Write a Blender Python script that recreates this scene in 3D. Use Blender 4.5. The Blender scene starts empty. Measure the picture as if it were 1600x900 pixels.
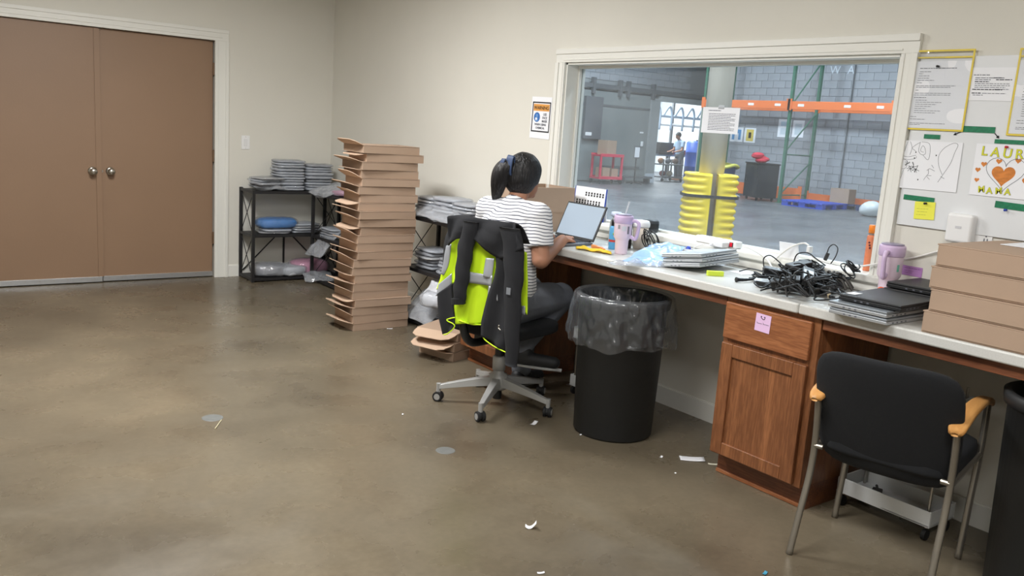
import bpy, bmesh, math, random
from math import sin, cos, pi, radians, sqrt, atan2
from mathutils import Matrix, Vector, noise
S = bpy.context.scene
COL = S.collection

# ---------------------------------------------------------------- camera
FPX = 1348.74
CAM_R = Vector((0.796797, -0.600555, 0.066696))
CAM_U = Vector((0.058033, 0.185926, 0.980848))
CAM_W = Vector((0.601454, 0.777667, -0.182997))
CAM_C = Vector((-3.5785, -7.5304, 1.4768))
cd = bpy.data.cameras.new('camera'); cam = bpy.data.objects.new('camera', cd); COL.objects.link(cam)
cd.sensor_width = 36.0; cd.lens = FPX / 1600 * 36; cd.clip_start = .05; cd.clip_end = 200
m = Matrix((CAM_R, CAM_U, -CAM_W)).transposed().to_4x4(); m.translation = CAM_C
cam.matrix_world = m
S.camera = cam

# ---------------------------------------------------------------- world, lights, exposure
w = bpy.data.worlds.new('world'); S.world = w; w.use_nodes = True
w.node_tree.nodes['Background'].inputs[0].default_value = (.75, .85, 1, 1)
w.node_tree.nodes['Background'].inputs[1].default_value = .4
S.view_settings.view_transform = 'Standard'; S.view_settings.look = 'None'
S.view_settings.gamma = 1; S.view_settings.use_curve_mapping = False
S.view_settings.exposure = 0.0

def area(name, loc, sx, sy, power, col=(1, 1, 1), rot=(0, 0, 0)):
    l = bpy.data.lights.new(name, 'AREA'); l.shape = 'RECTANGLE'; l.size = sx; l.size_y = sy
    l.energy = power; l.color = col
    o = bpy.data.objects.new(name, l); COL.objects.link(o); o.location = loc; o.rotation_euler = rot
    return o
CEIL = 2.75
ROOM_LAMPS = [(-2.2, -2.8), (-2.6, -5.2), (-2.6, -7.6), (-4.9, -7.6)]  # the last one is an added fill for the dark under the worktop
LAMP_W = [112, 63, 54, 20]
for (lx, ly), lw_ in zip(ROOM_LAMPS, LAMP_W):
    area('troffer_and_fill_light', (lx, ly, CEIL - .035), .56, 1.16, lw_, (1, 1, 1))
HALL_LAMPS = [(3.5, -2.5), (3, -4.5), (4, 2), (4, 8), (10, -1), (9.5, 6.5), (13.6, 3.2), (13.2, 9.0)]  # first two are added fill for the near sides of column and guard
for lx, ly in HALL_LAMPS:
    area('high_bay_and_fill_light', (lx, ly, 6.2), .6, 1.2, 355, (.81, .91, 1))
for lx, ly in [(18.2, 14.5), (20.5, 16)]:
    area('workshop_light', (lx, ly, 4.1), 1.6, 1.6, 420, (.95, .98, 1))

# ---------------------------------------------------------------- pixel helpers (1600x900 frame) to find places in the room
def ray(u, v): return CAM_W + CAM_R * ((u - 800) / FPX) + CAM_U * ((450 - v) / FPX)
def PZ(u, v, z=0.0):
    d = ray(u, v); return CAM_C + d * ((z - CAM_C.z) / d.z)
def PX(u, v, x=0.0):
    d = ray(u, v); return CAM_C + d * ((x - CAM_C.x) / d.x)
def PY(u, v, y=0.0):
    d = ray(u, v); return CAM_C + d * ((y - CAM_C.y) / d.y)
def PP(u, v, p, n):
    d = ray(u, v); n = Vector(n); return CAM_C + d * (((Vector(p) - CAM_C).dot(n)) / d.dot(n))

# ---------------------------------------------------------------- materials
def lin(c):
    r = []
    for x in c[:3]:
        x /= 255
        r.append(x / 12.92 if x <= .04045 else ((x + .055) / 1.055) ** 2.4)
    return (*r, 1)
def mat(name, rgb, rough=.5, metal=0, spec=.5, var=0, vscale=6, bump=0, bscale=60, rgb2=None, emit=0, sheen=0, coat=0, stretch=None, detail=4):
    """principled material; var mixes a second tone through object-space noise, bump adds fine relief"""
    M = bpy.data.materials.new(name); M.use_nodes = True
    N = M.node_tree.nodes; L = M.node_tree.links; b = N['Principled BSDF']
    c = lin(rgb); b.inputs['Base Color'].default_value = c
    b.inputs['Roughness'].default_value = rough; b.inputs['Metallic'].default_value = metal
    b.inputs['Specular IOR Level'].default_value = spec
    if sheen: b.inputs['Sheen Weight'].default_value = sheen
    if coat: b.inputs['Coat Weight'].default_value = coat; b.inputs['Coat Roughness'].default_value = .12
    if emit:
        b.inputs['Emission Color'].default_value = c; b.inputs['Emission Strength'].default_value = emit
    vec = None
    if var or rgb2 or bump:
        tc = N.new('ShaderNodeTexCoord'); mp = N.new('ShaderNodeMapping'); L.new(tc.outputs['Object'], mp.inputs[0])
        if stretch: mp.inputs['Scale'].default_value = stretch
        vec = mp.outputs[0]
    if var or rgb2:
        n = N.new('ShaderNodeTexNoise'); n.inputs['Scale'].default_value = vscale; n.inputs['Detail'].default_value = detail
        L.new(vec, n.inputs['Vector'])
        r = N.new('ShaderNodeValToRGB'); L.new(n.outputs['Fac'], r.inputs[0])
        c2 = lin(rgb2) if rgb2 else tuple(x * (1 - var) for x in c[:3]) + (1,)
        r.color_ramp.elements[0].position = .35; r.color_ramp.elements[0].color = c2
        r.color_ramp.elements[1].position = .68; r.color_ramp.elements[1].color = c
        L.new(r.outputs[0], b.inputs['Base Color'])
    if bump:
        n2 = N.new('ShaderNodeTexNoise'); n2.inputs['Scale'].default_value = bscale; n2.inputs['Detail'].default_value = 3
        L.new(vec, n2.inputs['Vector'])
        bp = N.new('ShaderNodeBump'); bp.inputs['Strength'].default_value = bump; bp.inputs['Distance'].default_value = .01
        L.new(n2.outputs['Fac'], bp.inputs['Height']); L.new(bp.outputs[0], b.inputs['Normal'])
    return M
def wood(name, ca, cb, axis, scale=9, rough=.42):
    M = bpy.data.materials.new(name); M.use_nodes = True
    N = M.node_tree.nodes; L = M.node_tree.links; b = N['Principled BSDF']
    tc = N.new('ShaderNodeTexCoord'); mp = N.new('ShaderNodeMapping'); L.new(tc.outputs['Object'], mp.inputs[0])
    sc = [1.0, 1.0, 1.0]; sc[axis] = .09; mp.inputs['Scale'].default_value = sc
    n0 = N.new('ShaderNodeTexNoise'); n0.inputs['Scale'].default_value = scale; n0.inputs['Detail'].default_value = 2; L.new(mp.outputs[0], n0.inputs['Vector'])
    mm = N.new('ShaderNodeMath'); mm.operation = 'MULTIPLY'; mm.inputs[1].default_value = 9; L.new(n0.outputs['Fac'], mm.inputs[0])
    sn = N.new('ShaderNodeMath'); sn.operation = 'SINE'; L.new(mm.outputs[0], sn.inputs[0])
    n1 = N.new('ShaderNodeTexNoise'); n1.inputs['Scale'].default_value = scale * 14; n1.inputs['Detail'].default_value = 4; L.new(mp.outputs[0], n1.inputs['Vector'])
    ad = N.new('ShaderNodeMath'); ad.operation = 'MULTIPLY_ADD'; L.new(sn.outputs[0], ad.inputs[0]); ad.inputs[1].default_value = .22; L.new(n1.outputs['Fac'], ad.inputs[2])
    r = N.new('ShaderNodeValToRGB'); L.new(ad.outputs[0], r.inputs[0])
    r.color_ramp.elements[0].position = .2; r.color_ramp.elements[0].color = lin(cb)
    r.color_ramp.elements[1].position = .72; r.color_ramp.elements[1].color = lin(ca)
    L.new(r.outputs[0], b.inputs['Base Color']); b.inputs['Roughness'].default_value = rough
    return M
def plastic_film(name, rgb=(225, 228, 232), clear=.62, rough=.16, bump=.5, bscale=28):
    """thin clear film: see-through, a little milky, with glossy crinkles that shine more at a slant"""
    M = bpy.data.materials.new(name); M.use_nodes = True
    N = M.node_tree.nodes; L = M.node_tree.links; out = N['Material Output']; N.remove(N['Principled BSDF'])
    df = N.new('ShaderNodeBsdfDiffuse'); df.inputs[0].default_value = lin(rgb)
    gl = N.new('ShaderNodeBsdfGlossy'); gl.inputs['Roughness'].default_value = rough
    lw = N.new('ShaderNodeLayerWeight'); lw.inputs[0].default_value = .5
    if bump:
        tc = N.new('ShaderNodeTexCoord'); n2 = N.new('ShaderNodeTexNoise'); n2.inputs['Scale'].default_value = bscale; n2.inputs['Detail'].default_value = 2
        L.new(tc.outputs['Object'], n2.inputs['Vector'])
        bp = N.new('ShaderNodeBump'); bp.inputs['Strength'].default_value = bump; bp.inputs['Distance'].default_value = .02
        L.new(n2.outputs['Fac'], bp.inputs['Height']); L.new(bp.outputs[0], gl.inputs['Normal']); L.new(bp.outputs[0], df.inputs['Normal'])
    tr = N.new('ShaderNodeBsdfTransparent'); tr.inputs[0].default_value = (.97, .98, .99, 1)
    m1 = N.new('ShaderNodeMixShader'); m1.inputs[0].default_value = clear; L.new(df.outputs[0], m1.inputs[1]); L.new(tr.outputs[0], m1.inputs[2])
    pw = N.new('ShaderNodeMath'); pw.operation = 'POWER'; L.new(lw.outputs['Facing'], pw.inputs[0]); pw.inputs[1].default_value = 3
    fr = N.new('ShaderNodeMath'); fr.operation = 'MULTIPLY_ADD'; L.new(pw.outputs[0], fr.inputs[0]); fr.inputs[1].default_value = .35; fr.inputs[2].default_value = .07
    m2 = N.new('ShaderNodeMixShader'); L.new(fr.outputs[0], m2.inputs[0]); L.new(m1.outputs[0], m2.inputs[1]); L.new(gl.outputs[0], m2.inputs[2])
    L.new(m2.outputs[0], out.inputs[0])
    return M
def floor_mat(name, ca, cb, cc, rough0, rough1, scale=.9, bumpy=.03):
    M = bpy.data.materials.new(name); M.use_nodes = True
    N = M.node_tree.nodes; L = M.node_tree.links; b = N['Principled BSDF']
    tc = N.new('ShaderNodeTexCoord')
    def nz(s, d, dist=0):
        n = N.new('ShaderNodeTexNoise'); n.inputs['Scale'].default_value = s; n.inputs['Detail'].default_value = d
        n.inputs['Distortion'].default_value = dist; n.inputs['Roughness'].default_value = .52; L.new(tc.outputs['Object'], n.inputs['Vector']); return n
    a = nz(scale, 9, .25); c = nz(scale * 3.2, 10, .2); g = nz(scale * 40, 4)
    r = N.new('ShaderNodeValToRGB'); L.new(a.outputs['Fac'], r.inputs[0])
    r.color_ramp.elements[0].position = .36; r.color_ramp.elements[0].color = lin(cb)
    r.color_ramp.elements[1].position = .64; r.color_ramp.elements[1].color = lin(ca)
    r2 = N.new('ShaderNodeValToRGB'); L.new(c.outputs['Fac'], r2.inputs[0])
    r2.color_ramp.elements[0].position = .32; r2.color_ramp.elements[0].color = (0, 0, 0, 1)
    r2.color_ramp.elements[1].position = .72; r2.color_ramp.elements[1].color = (.75, .75, .75, 1)
    mx = N.new('ShaderNodeMixRGB'); L.new(r2.outputs[0], mx.inputs[0]); L.new(r.outputs[0], mx.inputs[1]); mx.inputs[2].default_value = lin(cc)
    mg = N.new('ShaderNodeMixRGB'); mg.blend_type = 'SOFT_LIGHT'; mg.inputs[0].default_value = .3; L.new(mx.outputs[0], mg.inputs[1]); L.new(g.outputs['Color'], mg.inputs[2])
    hs = N.new('ShaderNodeRGBToBW'); L.new(g.outputs['Color'], hs.inputs[0]); L.new(hs.outputs[0], mg.inputs[2])
    L.new(mg.outputs[0], b.inputs['Base Color'])
    mr = N.new('ShaderNodeMapRange'); L.new(c.outputs['Fac'], mr.inputs[0]); mr.inputs[1].default_value = .3; mr.inputs[2].default_value = .7
    mr.inputs[3].default_value = rough0; mr.inputs[4].default_value = rough1; L.new(mr.outputs[0], b.inputs['Roughness'])
    bp = N.new('ShaderNodeBump'); bp.inputs['Strength'].default_value = bumpy; bp.inputs['Distance'].default_value = .02
    L.new(c.outputs['Fac'], bp.inputs['Height']); L.new(bp.outputs[0], b.inputs['Normal'])
    return M
def stripe_mat(name, ca, cb, freq, duty):
    M = bpy.data.materials.new(name); M.use_nodes = True
    N = M.node_tree.nodes; L = M.node_tree.links; b = N['Principled BSDF']
    tc = N.new('ShaderNodeTexCoord'); sp = N.new('ShaderNodeSeparateXYZ'); L.new(tc.outputs['Object'], sp.inputs[0])
    nz = N.new('ShaderNodeTexNoise'); nz.inputs['Scale'].default_value = 7; L.new(tc.outputs['Object'], nz.inputs['Vector'])
    ma = N.new('ShaderNodeMath'); ma.operation = 'MULTIPLY_ADD'; L.new(nz.outputs['Fac'], ma.inputs[0]); ma.inputs[1].default_value = .035; L.new(sp.outputs['Z'], ma.inputs[2])
    mu = N.new('ShaderNodeMath'); mu.operation = 'MULTIPLY'; L.new(ma.outputs[0], mu.inputs[0]); mu.inputs[1].default_value = freq
    fr = N.new('ShaderNodeMath'); fr.operation = 'FRACT'; L.new(mu.outputs[0], fr.inputs[0])
    lt = N.new('ShaderNodeMath'); lt.operation = 'LESS_THAN'; L.new(fr.outputs[0], lt.inputs[0]); lt.inputs[1].default_value = duty
    mx = N.new('ShaderNodeMixRGB'); L.new(lt.outputs[0], mx.inputs[0]); mx.inputs[1].default_value = lin(ca); mx.inputs[2].default_value = lin(cb)
    L.new(mx.outputs[0], b.inputs['Base Color']); b.inputs['Roughness'].default_value = .85
    return M

# ---------------------------------------------------------------- mesh helpers
class MB:
    def __init__(s): s.v = []; s.f = []
    def add(s, vs, fs, M=None):
        o = len(s.v); s.v += [M @ Vector(p) if M else Vector(p) for p in vs]; s.f += [tuple(i + o for i in f) for f in fs]; return s
    def box(s, x0, x1, y0, y1, z0, z1, M=None):
        return s.add([(x0, y0, z0), (x1, y0, z0), (x1, y1, z0), (x0, y1, z0), (x0, y0, z1), (x1, y0, z1), (x1, y1, z1), (x0, y1, z1)],
                     [(0, 3, 2, 1), (4, 5, 6, 7), (0, 1, 5, 4), (1, 2, 6, 5), (2, 3, 7, 6), (3, 0, 4, 7)], M)
    def cb(s, c, d, rz=0, M=None):
        T = Matrix.Translation(c) @ Matrix.Rotation(rz, 4, 'Z')
        if M: T = M @ T
        return s.box(-d[0] / 2, d[0] / 2, -d[1] / 2, d[1] / 2, -d[2] / 2, d[2] / 2, T)
    def prism(s, poly, z0, z1, M=None):
        n = len(poly); vs = [(x, y, z0) for x, y in poly] + [(x, y, z1) for x, y in poly]
        return s.add(vs, [tuple(range(n - 1, -1, -1)), tuple(range(n, 2 * n))] + [(i, (i + 1) % n, n + (i + 1) % n, n + i) for i in range(n)], M)
    def grid(s, nu, nv, f, cu=False, cv=False, M=None):
        vs = [f(i / (nu if cu else nu - 1), j / (nv if cv else nv - 1)) for i in range(nu) for j in range(nv)]
        fs = []
        for i in range(nu if cu else nu - 1):
            for j in range(nv if cv else nv - 1):
                a, b = i, (i + 1) % nu; c, d = j, (j + 1) % nv
                fs.append((a * nv + c, b * nv + c, b * nv + d, a * nv + d))
        return s.add(vs, fs, M)
    def lathe(s, prof, n=32, c=(0, 0, 0), M=None, cap=True):
        vs = []; fs = []
        for r, z in prof:
            for i in range(n):
                a = 2 * pi * i / n; vs.append((c[0] + r * cos(a), c[1] + r * sin(a), c[2] + z))
        for k in range(len(prof) - 1):
            for i in range(n):
                j = (i + 1) % n; fs.append((k * n + i, k * n + j, (k + 1) * n + j, (k + 1) * n + i))
        if cap:
            if prof[0][0] > 1e-6: fs.append(tuple(range(n - 1, -1, -1)))
            if prof[-1][0] > 1e-6: fs.append(tuple((len(prof) - 1) * n + i for i in range(n)))
        return s.add(vs, fs, M)
    def tube(s, pts, r, n=8, M=None, closed=False, cap=True):
        P = [Vector(p) for p in pts]; k = len(P); rr = r if isinstance(r, (list, tuple)) else [r] * k
        T = []
        for i in range(k):
            a = P[(i - 1) % k] if (closed or i) else P[0]; b = P[(i + 1) % k] if (closed or i < k - 1) else P[-1]
            T.append((b - a).normalized() if (b - a).length > 1e-9 else Vector((0, 0, 1)))
        up = Vector((0, 0, 1)) if abs(T[0].z) < .9 else Vector((1, 0, 0))
        nrm = (up - T[0] * up.dot(T[0])).normalized(); vs = []
        for i in range(k):
            nrm = (nrm - T[i] * nrm.dot(T[i])); nrm = nrm.normalized() if nrm.length > 1e-6 else T[i].orthogonal().normalized()
            bn = T[i].cross(nrm)
            for j in range(n):
                a = 2 * pi * j / n; vs.append(P[i] + (nrm * cos(a) + bn * sin(a)) * rr[i])
        fs = []
        for i in range(k if closed else k - 1):
            i2 = (i + 1) % k
            for j in range(n):
                j2 = (j + 1) % n; fs.append((i * n + j, i * n + j2, i2 * n + j2, i2 * n + j))
        if cap and not closed: fs += [tuple(range(n - 1, -1, -1)), tuple((k - 1) * n + j for j in range(n))]
        return s.add(vs, fs, M)
    def cyl(s, p0, p1, r, r1=None, n=12, M=None): return s.tube([p0, p1], [r, r if r1 is None else r1], n, M)
    def ell(s, c, r, nu=16, nv=10, M=None):
        prof = [(max(0.0, sin(pi * k / nv)), -cos(pi * k / nv)) for k in range(nv + 1)]
        vs = []; fs = []
        for pr, pz in prof[1:-1]:
            for i in range(nu):
                a = 2 * pi * i / nu; vs.append((c[0] + r[0] * pr * cos(a), c[1] + r[1] * pr * sin(a), c[2] + r[2] * pz))
        b = len(vs); vs += [(c[0], c[1], c[2] - r[2]), (c[0], c[1], c[2] + r[2])]
        for k in range(nv - 2):
            for i in range(nu):
                j = (i + 1) % nu; fs.append((k * nu + i, k * nu + j, (k + 1) * nu + j, (k + 1) * nu + i))
        for i in range(nu):
            j = (i + 1) % nu; fs += [(b, j, i), (b + 1, (nv - 2) * nu + i, (nv - 2) * nu + j)]
        return s.add(vs, fs, M)
    def cap(s, p0, p1, r0, r1, n=14):
        """closed capsule that tapers from r0 to r1"""
        p0 = Vector(p0); p1 = Vector(p1); d = p1 - p0; L = d.length
        q = d.to_track_quat('Z', 'Y').to_matrix().to_4x4(); q.translation = p0
        prof = [(r0 * sin(a), -r0 * cos(a)) for a in [k * pi / 10 for k in range(0, 6)]] + [(r1 * cos(a), L + r1 * sin(a)) for a in [k * pi / 10 for k in range(0, 6)]]
        prof[0] = (1e-5, prof[0][1]); prof[-1] = (1e-5, prof[-1][1])
        return s.lathe(prof, n, (0, 0, 0), q)
    def mesh(s, name, smooth=False):
        me = bpy.data.meshes.new(name); me.from_pydata([tuple(p) for p in s.v], [], s.f); me.update()
        if smooth: me.shade_smooth()
        return me
    def build(s, name, material, parent=None, smooth=False, bevel=0, seg=2, sub=0, solid=0, world=False, weld=0):
        if world and parent is not None:
            inv = basis(parent).inverted(); s.v = [inv @ p for p in s.v]
        me = s.mesh(name, smooth or bevel > 0); o = bpy.data.objects.new(name, me); COL.objects.link(o)
        if material: me.materials.append(material)
        if parent is not None: o.parent = parent
        if weld: mo = o.modifiers.new('weld', 'WELD'); mo.merge_threshold = weld
        if solid: mo = o.modifiers.new('solid', 'SOLIDIFY'); mo.thickness = solid; mo.offset = 0
        if bevel:
            mo = o.modifiers.new('bevel', 'BEVEL'); mo.width = bevel; mo.segments = seg; mo.limit_method = 'ANGLE'; mo.angle_limit = radians(38)
            mo.harden_normals = True
        if sub: mo = o.modifiers.new('sub', 'SUBSURF'); mo.levels = sub; mo.render_levels = sub
        return o
def basis(o):
    M = Matrix.Translation(o.location) @ o.rotation_euler.to_matrix().to_4x4()
    return basis(o.parent) @ M if o.parent is not None else M
def tag(o, label=None, cat=None, group=None, kind=None):
    if label: o['label'] = label
    if cat: o['category'] = cat
    if group: o['group'] = group
    if kind: o['kind'] = kind
    return o
def thing(name, label, cat, loc=(0, 0, 0), rz=0, group=None, rot=None):
    o = bpy.data.objects.new(name, None); COL.objects.link(o); o.location = loc
    o.rotation_euler = rot if rot else (0, 0, rz); o.empty_display_size = .05
    return tag(o, label, cat, group)
def child_of(name, parent, loc=(0, 0, 0), rot=(0, 0, 0)):
    o = bpy.data.objects.new(name, None); COL.objects.link(o); o.parent = parent; o.location = loc; o.rotation_euler = rot; return o
KIDS = {}
def copy_tree(o, parent=None):
    c = o.copy(); COL.objects.link(c); c.parent = parent
    for ch in list(o.children): copy_tree(ch, c)
    return c
ORD = ['first', 'second', 'third', 'fourth', 'fifth', 'sixth', 'seventh', 'eighth', 'ninth', 'tenth', 'eleventh', 'twelfth', 'thirteenth', 'fourteenth',
       'fifteenth', 'sixteenth', 'seventeenth', 'eighteenth', 'nineteenth', 'twentieth', 'twenty-first', 'twenty-second', 'twenty-third', 'twenty-fourth']
def wallM(y, z, d=0.0, roll=0.0):
    """frame on the window wall: local x runs to the viewer's right, local y up, local z out of the wall"""
    M = Matrix(((0, 0, -1, -d), (-1, 0, 0, y), (0, 1, 0, z), (0, 0, 0, 1)))
    return M @ Matrix.Rotation(roll, 4, 'Z')
TEXTS = []
def text(name, body, size, M, material, parent, align='LEFT', bold=0.0, ext=.0004):
    """flat lettering; M places its baseline start (local x along the line, z out of the sheet) in world space"""
    cu = bpy.data.curves.new('lettering', 'FONT'); cu.body = body; cu.size = size; cu.align_x = align; cu.extrude = ext; cu.offset = bold
    o = bpy.data.objects.new('lettering_source', cu); COL.objects.link(o); TEXTS.append((o, name, M, material, parent))
def flush_texts():
    bpy.context.view_layer.update(); dg = bpy.context.evaluated_depsgraph_get()
    done = []
    for o, name, M, material, parent in TEXTS:
        me = bpy.data.meshes.new_from_object(o.evaluated_get(dg)); done.append((o, me, name, M, material, parent))
    for o, me, name, M, material, parent in done:
        if parent is not None: M = basis(parent).inverted() @ M
        me.transform(M); me.materials.clear(); me.materials.append(material)
        n = bpy.data.objects.new(name, me); me.name = name; COL.objects.link(n); n.parent = parent
        bpy.data.objects.remove(o, do_unlink=True)
rnd = random.Random(7)
def smooth_path(pts, n=6, closed=False):
    P = [Vector(p) for p in pts]; k = len(P); out = []
    rng = range(k if closed else k - 1)
    for i in rng:
        p0 = P[(i - 1) % k] if (closed or i > 0) else P[0]; p1 = P[i]; p2 = P[(i + 1) % k]; p3 = P[(i + 2) % k] if (closed or i + 2 < k) else P[-1]
        for j in range(n):
            t = j / n; out.append(.5 * ((2 * p1) + (p2 - p0) * t + (2 * p0 - 5 * p1 + 4 * p2 - p3) * t * t + (3 * p1 - p0 - 3 * p2 + p3) * t ** 3))
    if not closed: out.append(P[-1])
    return out
# ---------------------------------------------------------------- material set
M_wall = mat('cream_wall_paint', (222, 219, 209), .75, var=.04, vscale=1.5, bump=.05, bscale=160)
M_trim = mat('cream_white_trim_paint', (230, 229, 222), .45)
M_ceil = mat('ceiling_tile', (225, 222, 214), .9, bump=.2, bscale=120)
M_floor = floor_mat('stained_polished_concrete', (122, 111, 92), (84, 75, 61), (107, 98, 82), .22, .36, 1.0, 0)
M_hallfloor = floor_mat('grey_warehouse_concrete', (100, 102, 105), (82, 84, 88), (106, 108, 111), .28, .45, .35, 0)
M_door = mat('brown_door_paint', (144, 116, 92), .5, var=.05, vscale=2, bump=.04, bscale=90)
M_steel = mat('satin_nickel', (190, 186, 178), .28, 1)
M_alu = mat('brushed_aluminium_sweep', (196, 198, 200), .42, .85, bump=.1, bscale=40)
M_white = mat('white_plastic', (236, 236, 236), .4)
M_paper = mat('white_paper', (238, 239, 243), .8)
M_ink = mat('grey_print', (96, 98, 108), .8)
M_black_ink = mat('black_ink', (24, 24, 28), .8)
M_counter = mat('white_speckled_laminate', (208, 208, 204), .35, rgb2=(200, 199, 194), vscale=220)
M_oak_v = wood('oak_upright_grain', (158, 103, 65), (114, 70, 42), 2, 12)
M_oak_h = wood('oak_level_grain', (180, 118, 76), (132, 80, 48), 1, 12)
M_oak_dark = wood('oak_rail', (142, 88, 58), (98, 58, 38), 1, 9)
M_blk = mat('black_plastic', (24, 25, 27), .45)
M_blk_gloss = mat('black_gloss_plastic', (14, 15, 17), .18)
M_rubber = mat('black_rubber', (20, 20, 21), .7)
M_cord = mat('black_cord', (17, 17, 19), .5)
M_cordw = mat('white_cord', (232, 230, 226), .45)
M_glass = None
def glass():
    M = bpy.data.materials.new('hazy_window_glass'); M.use_nodes = True
    N = M.node_tree.nodes; L = M.node_tree.links; out = N['Material Output']; N.remove(N['Principled BSDF'])
    tr = N.new('ShaderNodeBsdfTransparent'); tr.inputs[0].default_value = (.93, .96, .97, 1)
    gl = N.new('ShaderNodeBsdfGlossy'); gl.inputs['Roughness'].default_value = .02
    df = N.new('ShaderNodeBsdfDiffuse'); df.inputs[0].default_value = (.8, .84, .88, 1)  # pale diffuse share paints the haze over the view into the pane
    lw = N.new('ShaderNodeLayerWeight'); lw.inputs[0].default_value = .5
    pw = N.new('ShaderNodeMath'); pw.operation = 'POWER'; L.new(lw.outputs['Facing'], pw.inputs[0]); pw.inputs[1].default_value = 4
    fr = N.new('ShaderNodeMath'); fr.operation = 'MULTIPLY_ADD'; L.new(pw.outputs[0], fr.inputs[0]); fr.inputs[1].default_value = .6; fr.inputs[2].default_value = .03
    nz = N.new('ShaderNodeTexNoise'); nz.inputs['Scale'].default_value = 3; nz.inputs['Detail'].default_value = 5
    tc = N.new('ShaderNodeTexCoord'); L.new(tc.outputs['Object'], nz.inputs['Vector'])
    mr = N.new('ShaderNodeMapRange'); L.new(nz.outputs['Fac'], mr.inputs[0]); mr.inputs[1].default_value = .3; mr.inputs[2].default_value = .75; mr.inputs[3].default_value = .03; mr.inputs[4].default_value = .085
    m1 = N.new('ShaderNodeMixShader'); L.new(mr.outputs[0], m1.inputs[0]); L.new(tr.outputs[0], m1.inputs[1]); L.new(df.outputs[0], m1.inputs[2])
    m2 = N.new('ShaderNodeMixShader'); L.new(fr.outputs[0], m2.inputs[0]); L.new(m1.outputs[0], m2.inputs[1]); L.new(gl.outputs[0], m2.inputs[2])
    L.new(m2.outputs[0], out.inputs[0]); return M
M_glass = glass()
M_kraft = mat('kraft_cardboard', (174, 149, 128), .8, var=.08, vscale=3, bump=.04, bscale=150)
M_kraft_in = mat('kraft_cardboard_inside', (196, 169, 145), .85, var=.06, vscale=4)
def struct(name, mb, m, parent=None, **k):
    o = mb.build(name, m, parent, **k)
    if parent is None: o['kind'] = 'structure'
    return o

# ---------------------------------------------------------------- room shell
XL, YF = -6.5, -10.0
DX0, DX1, DZ = -2.902, -1.074, 2.023      # door opening
WY0, WY1, WZ0, WZ1 = -5.503, -3.298, .93, 1.897   # window opening
WT = .15
struct('floor', MB().box(XL, WT, YF, .2, -.1, 0), M_floor)
b = MB().box(XL, DX0, 0, WT, 0, CEIL).box(DX1, WT, 0, WT, 0, CEIL).box(DX0, DX1, 0, WT, DZ, CEIL).box(DX0, DX1, .12, WT, 0, DZ)
struct('wall_back', b, M_wall)
b = MB().box(0, WT, WY1, 0, 0, CEIL).box(0, WT, YF, WY0, 0, CEIL).box(0, WT, WY0, WY1, 0, WZ0).box(0, WT, WY0, WY1, WZ1, CEIL)
struct('wall_right', b, M_wall)
struct('wall_left', MB().box(XL - .15, XL, YF, .15, 0, CEIL), M_wall)
struct('wall_front', MB().box(XL, WT, YF - .15, YF, 0, CEIL), M_wall)
b = MB().box(XL - .15, WT, YF - .15, .15, CEIL, CEIL + .1)
struct('ceiling', b, M_ceil)
for i, (lx, ly) in enumerate(ROOM_LAMPS):  # the last panel belongs to the added fill lamp
    t = thing('ceiling_and_fill_light', 'recessed white ceiling light panel, %s of four out of view above, fourth added as fill' % ORD[i], 'ceiling light', (lx, ly, CEIL - .03), group='ceiling light panels')
    MB().box(-.33, .33, -.63, -.59, 0, .028).box(-.33, .33, .59, .63, 0, .028).box(-.33, -.29, -.59, .59, 0, .028).box(.29, .33, -.59, .59, 0, .028).build('frame', M_white, t)
    MB().box(-.29, .29, -.59, .59, .012, .02).build('diffuser', mat('lit_diffuser', (255, 247, 232), .5, emit=2.2), t)
# baseboards
bp_ = MB().box(DX1 + .104, -.012, -.012, 0, 0, .098).box(DX1 + .104, -.012, -.007, 0, .098, .104)
struct('baseboard_back', bp_, M_trim)
struct('baseboard_back_left', MB().box(XL, DX0 - .104, -.012, 0, 0, .1), M_trim)
struct('baseboard_right', MB().box(-.012, 0, YF, 0, 0, .098).box(-.007, 0, YF, 0, .098, .104), M_trim)
struct('baseboard_left', MB().box(XL, XL + .012, YF, 0, 0, .1), M_trim)
# door casing: stepped profile with mitred top
def casing_v(x0, x1, z1, flip):
    b = MB().box(x0, x1, -.02, 0, 0, z1)
    a = (x1 - .028, x1) if not flip else (x0, x0 + .028)
    b.box(a[0], a[1], -.028, -.02, 0, z1)
    mid = (x0 + .022, x0 + .03) if not flip else (x1 - .03, x1 - .022)
    b.box(mid[0], mid[1], -.024, -.02, 0, z1)
    return b
struct('trim_1', casing_v(DX1 - .012, DX1 + .104, DZ + .0, False), M_trim, bevel=.003)
struct('trim_2', casing_v(DX0 - .104, DX0 + .012, DZ + .0, True), M_trim, bevel=.003)
b = MB().box(DX0 - .104, DX1 + .104, -.02, 0, DZ - .0, DZ + .092).box(DX0 - .104, DX1 + .104, -.028, -.02, DZ + .064, DZ + .092).box(DX0 - .05, DX1 + .05, -.024, -.02, DZ + .024, DZ + .032)
struct('trim_3', b, M_trim, bevel=.003)
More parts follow.
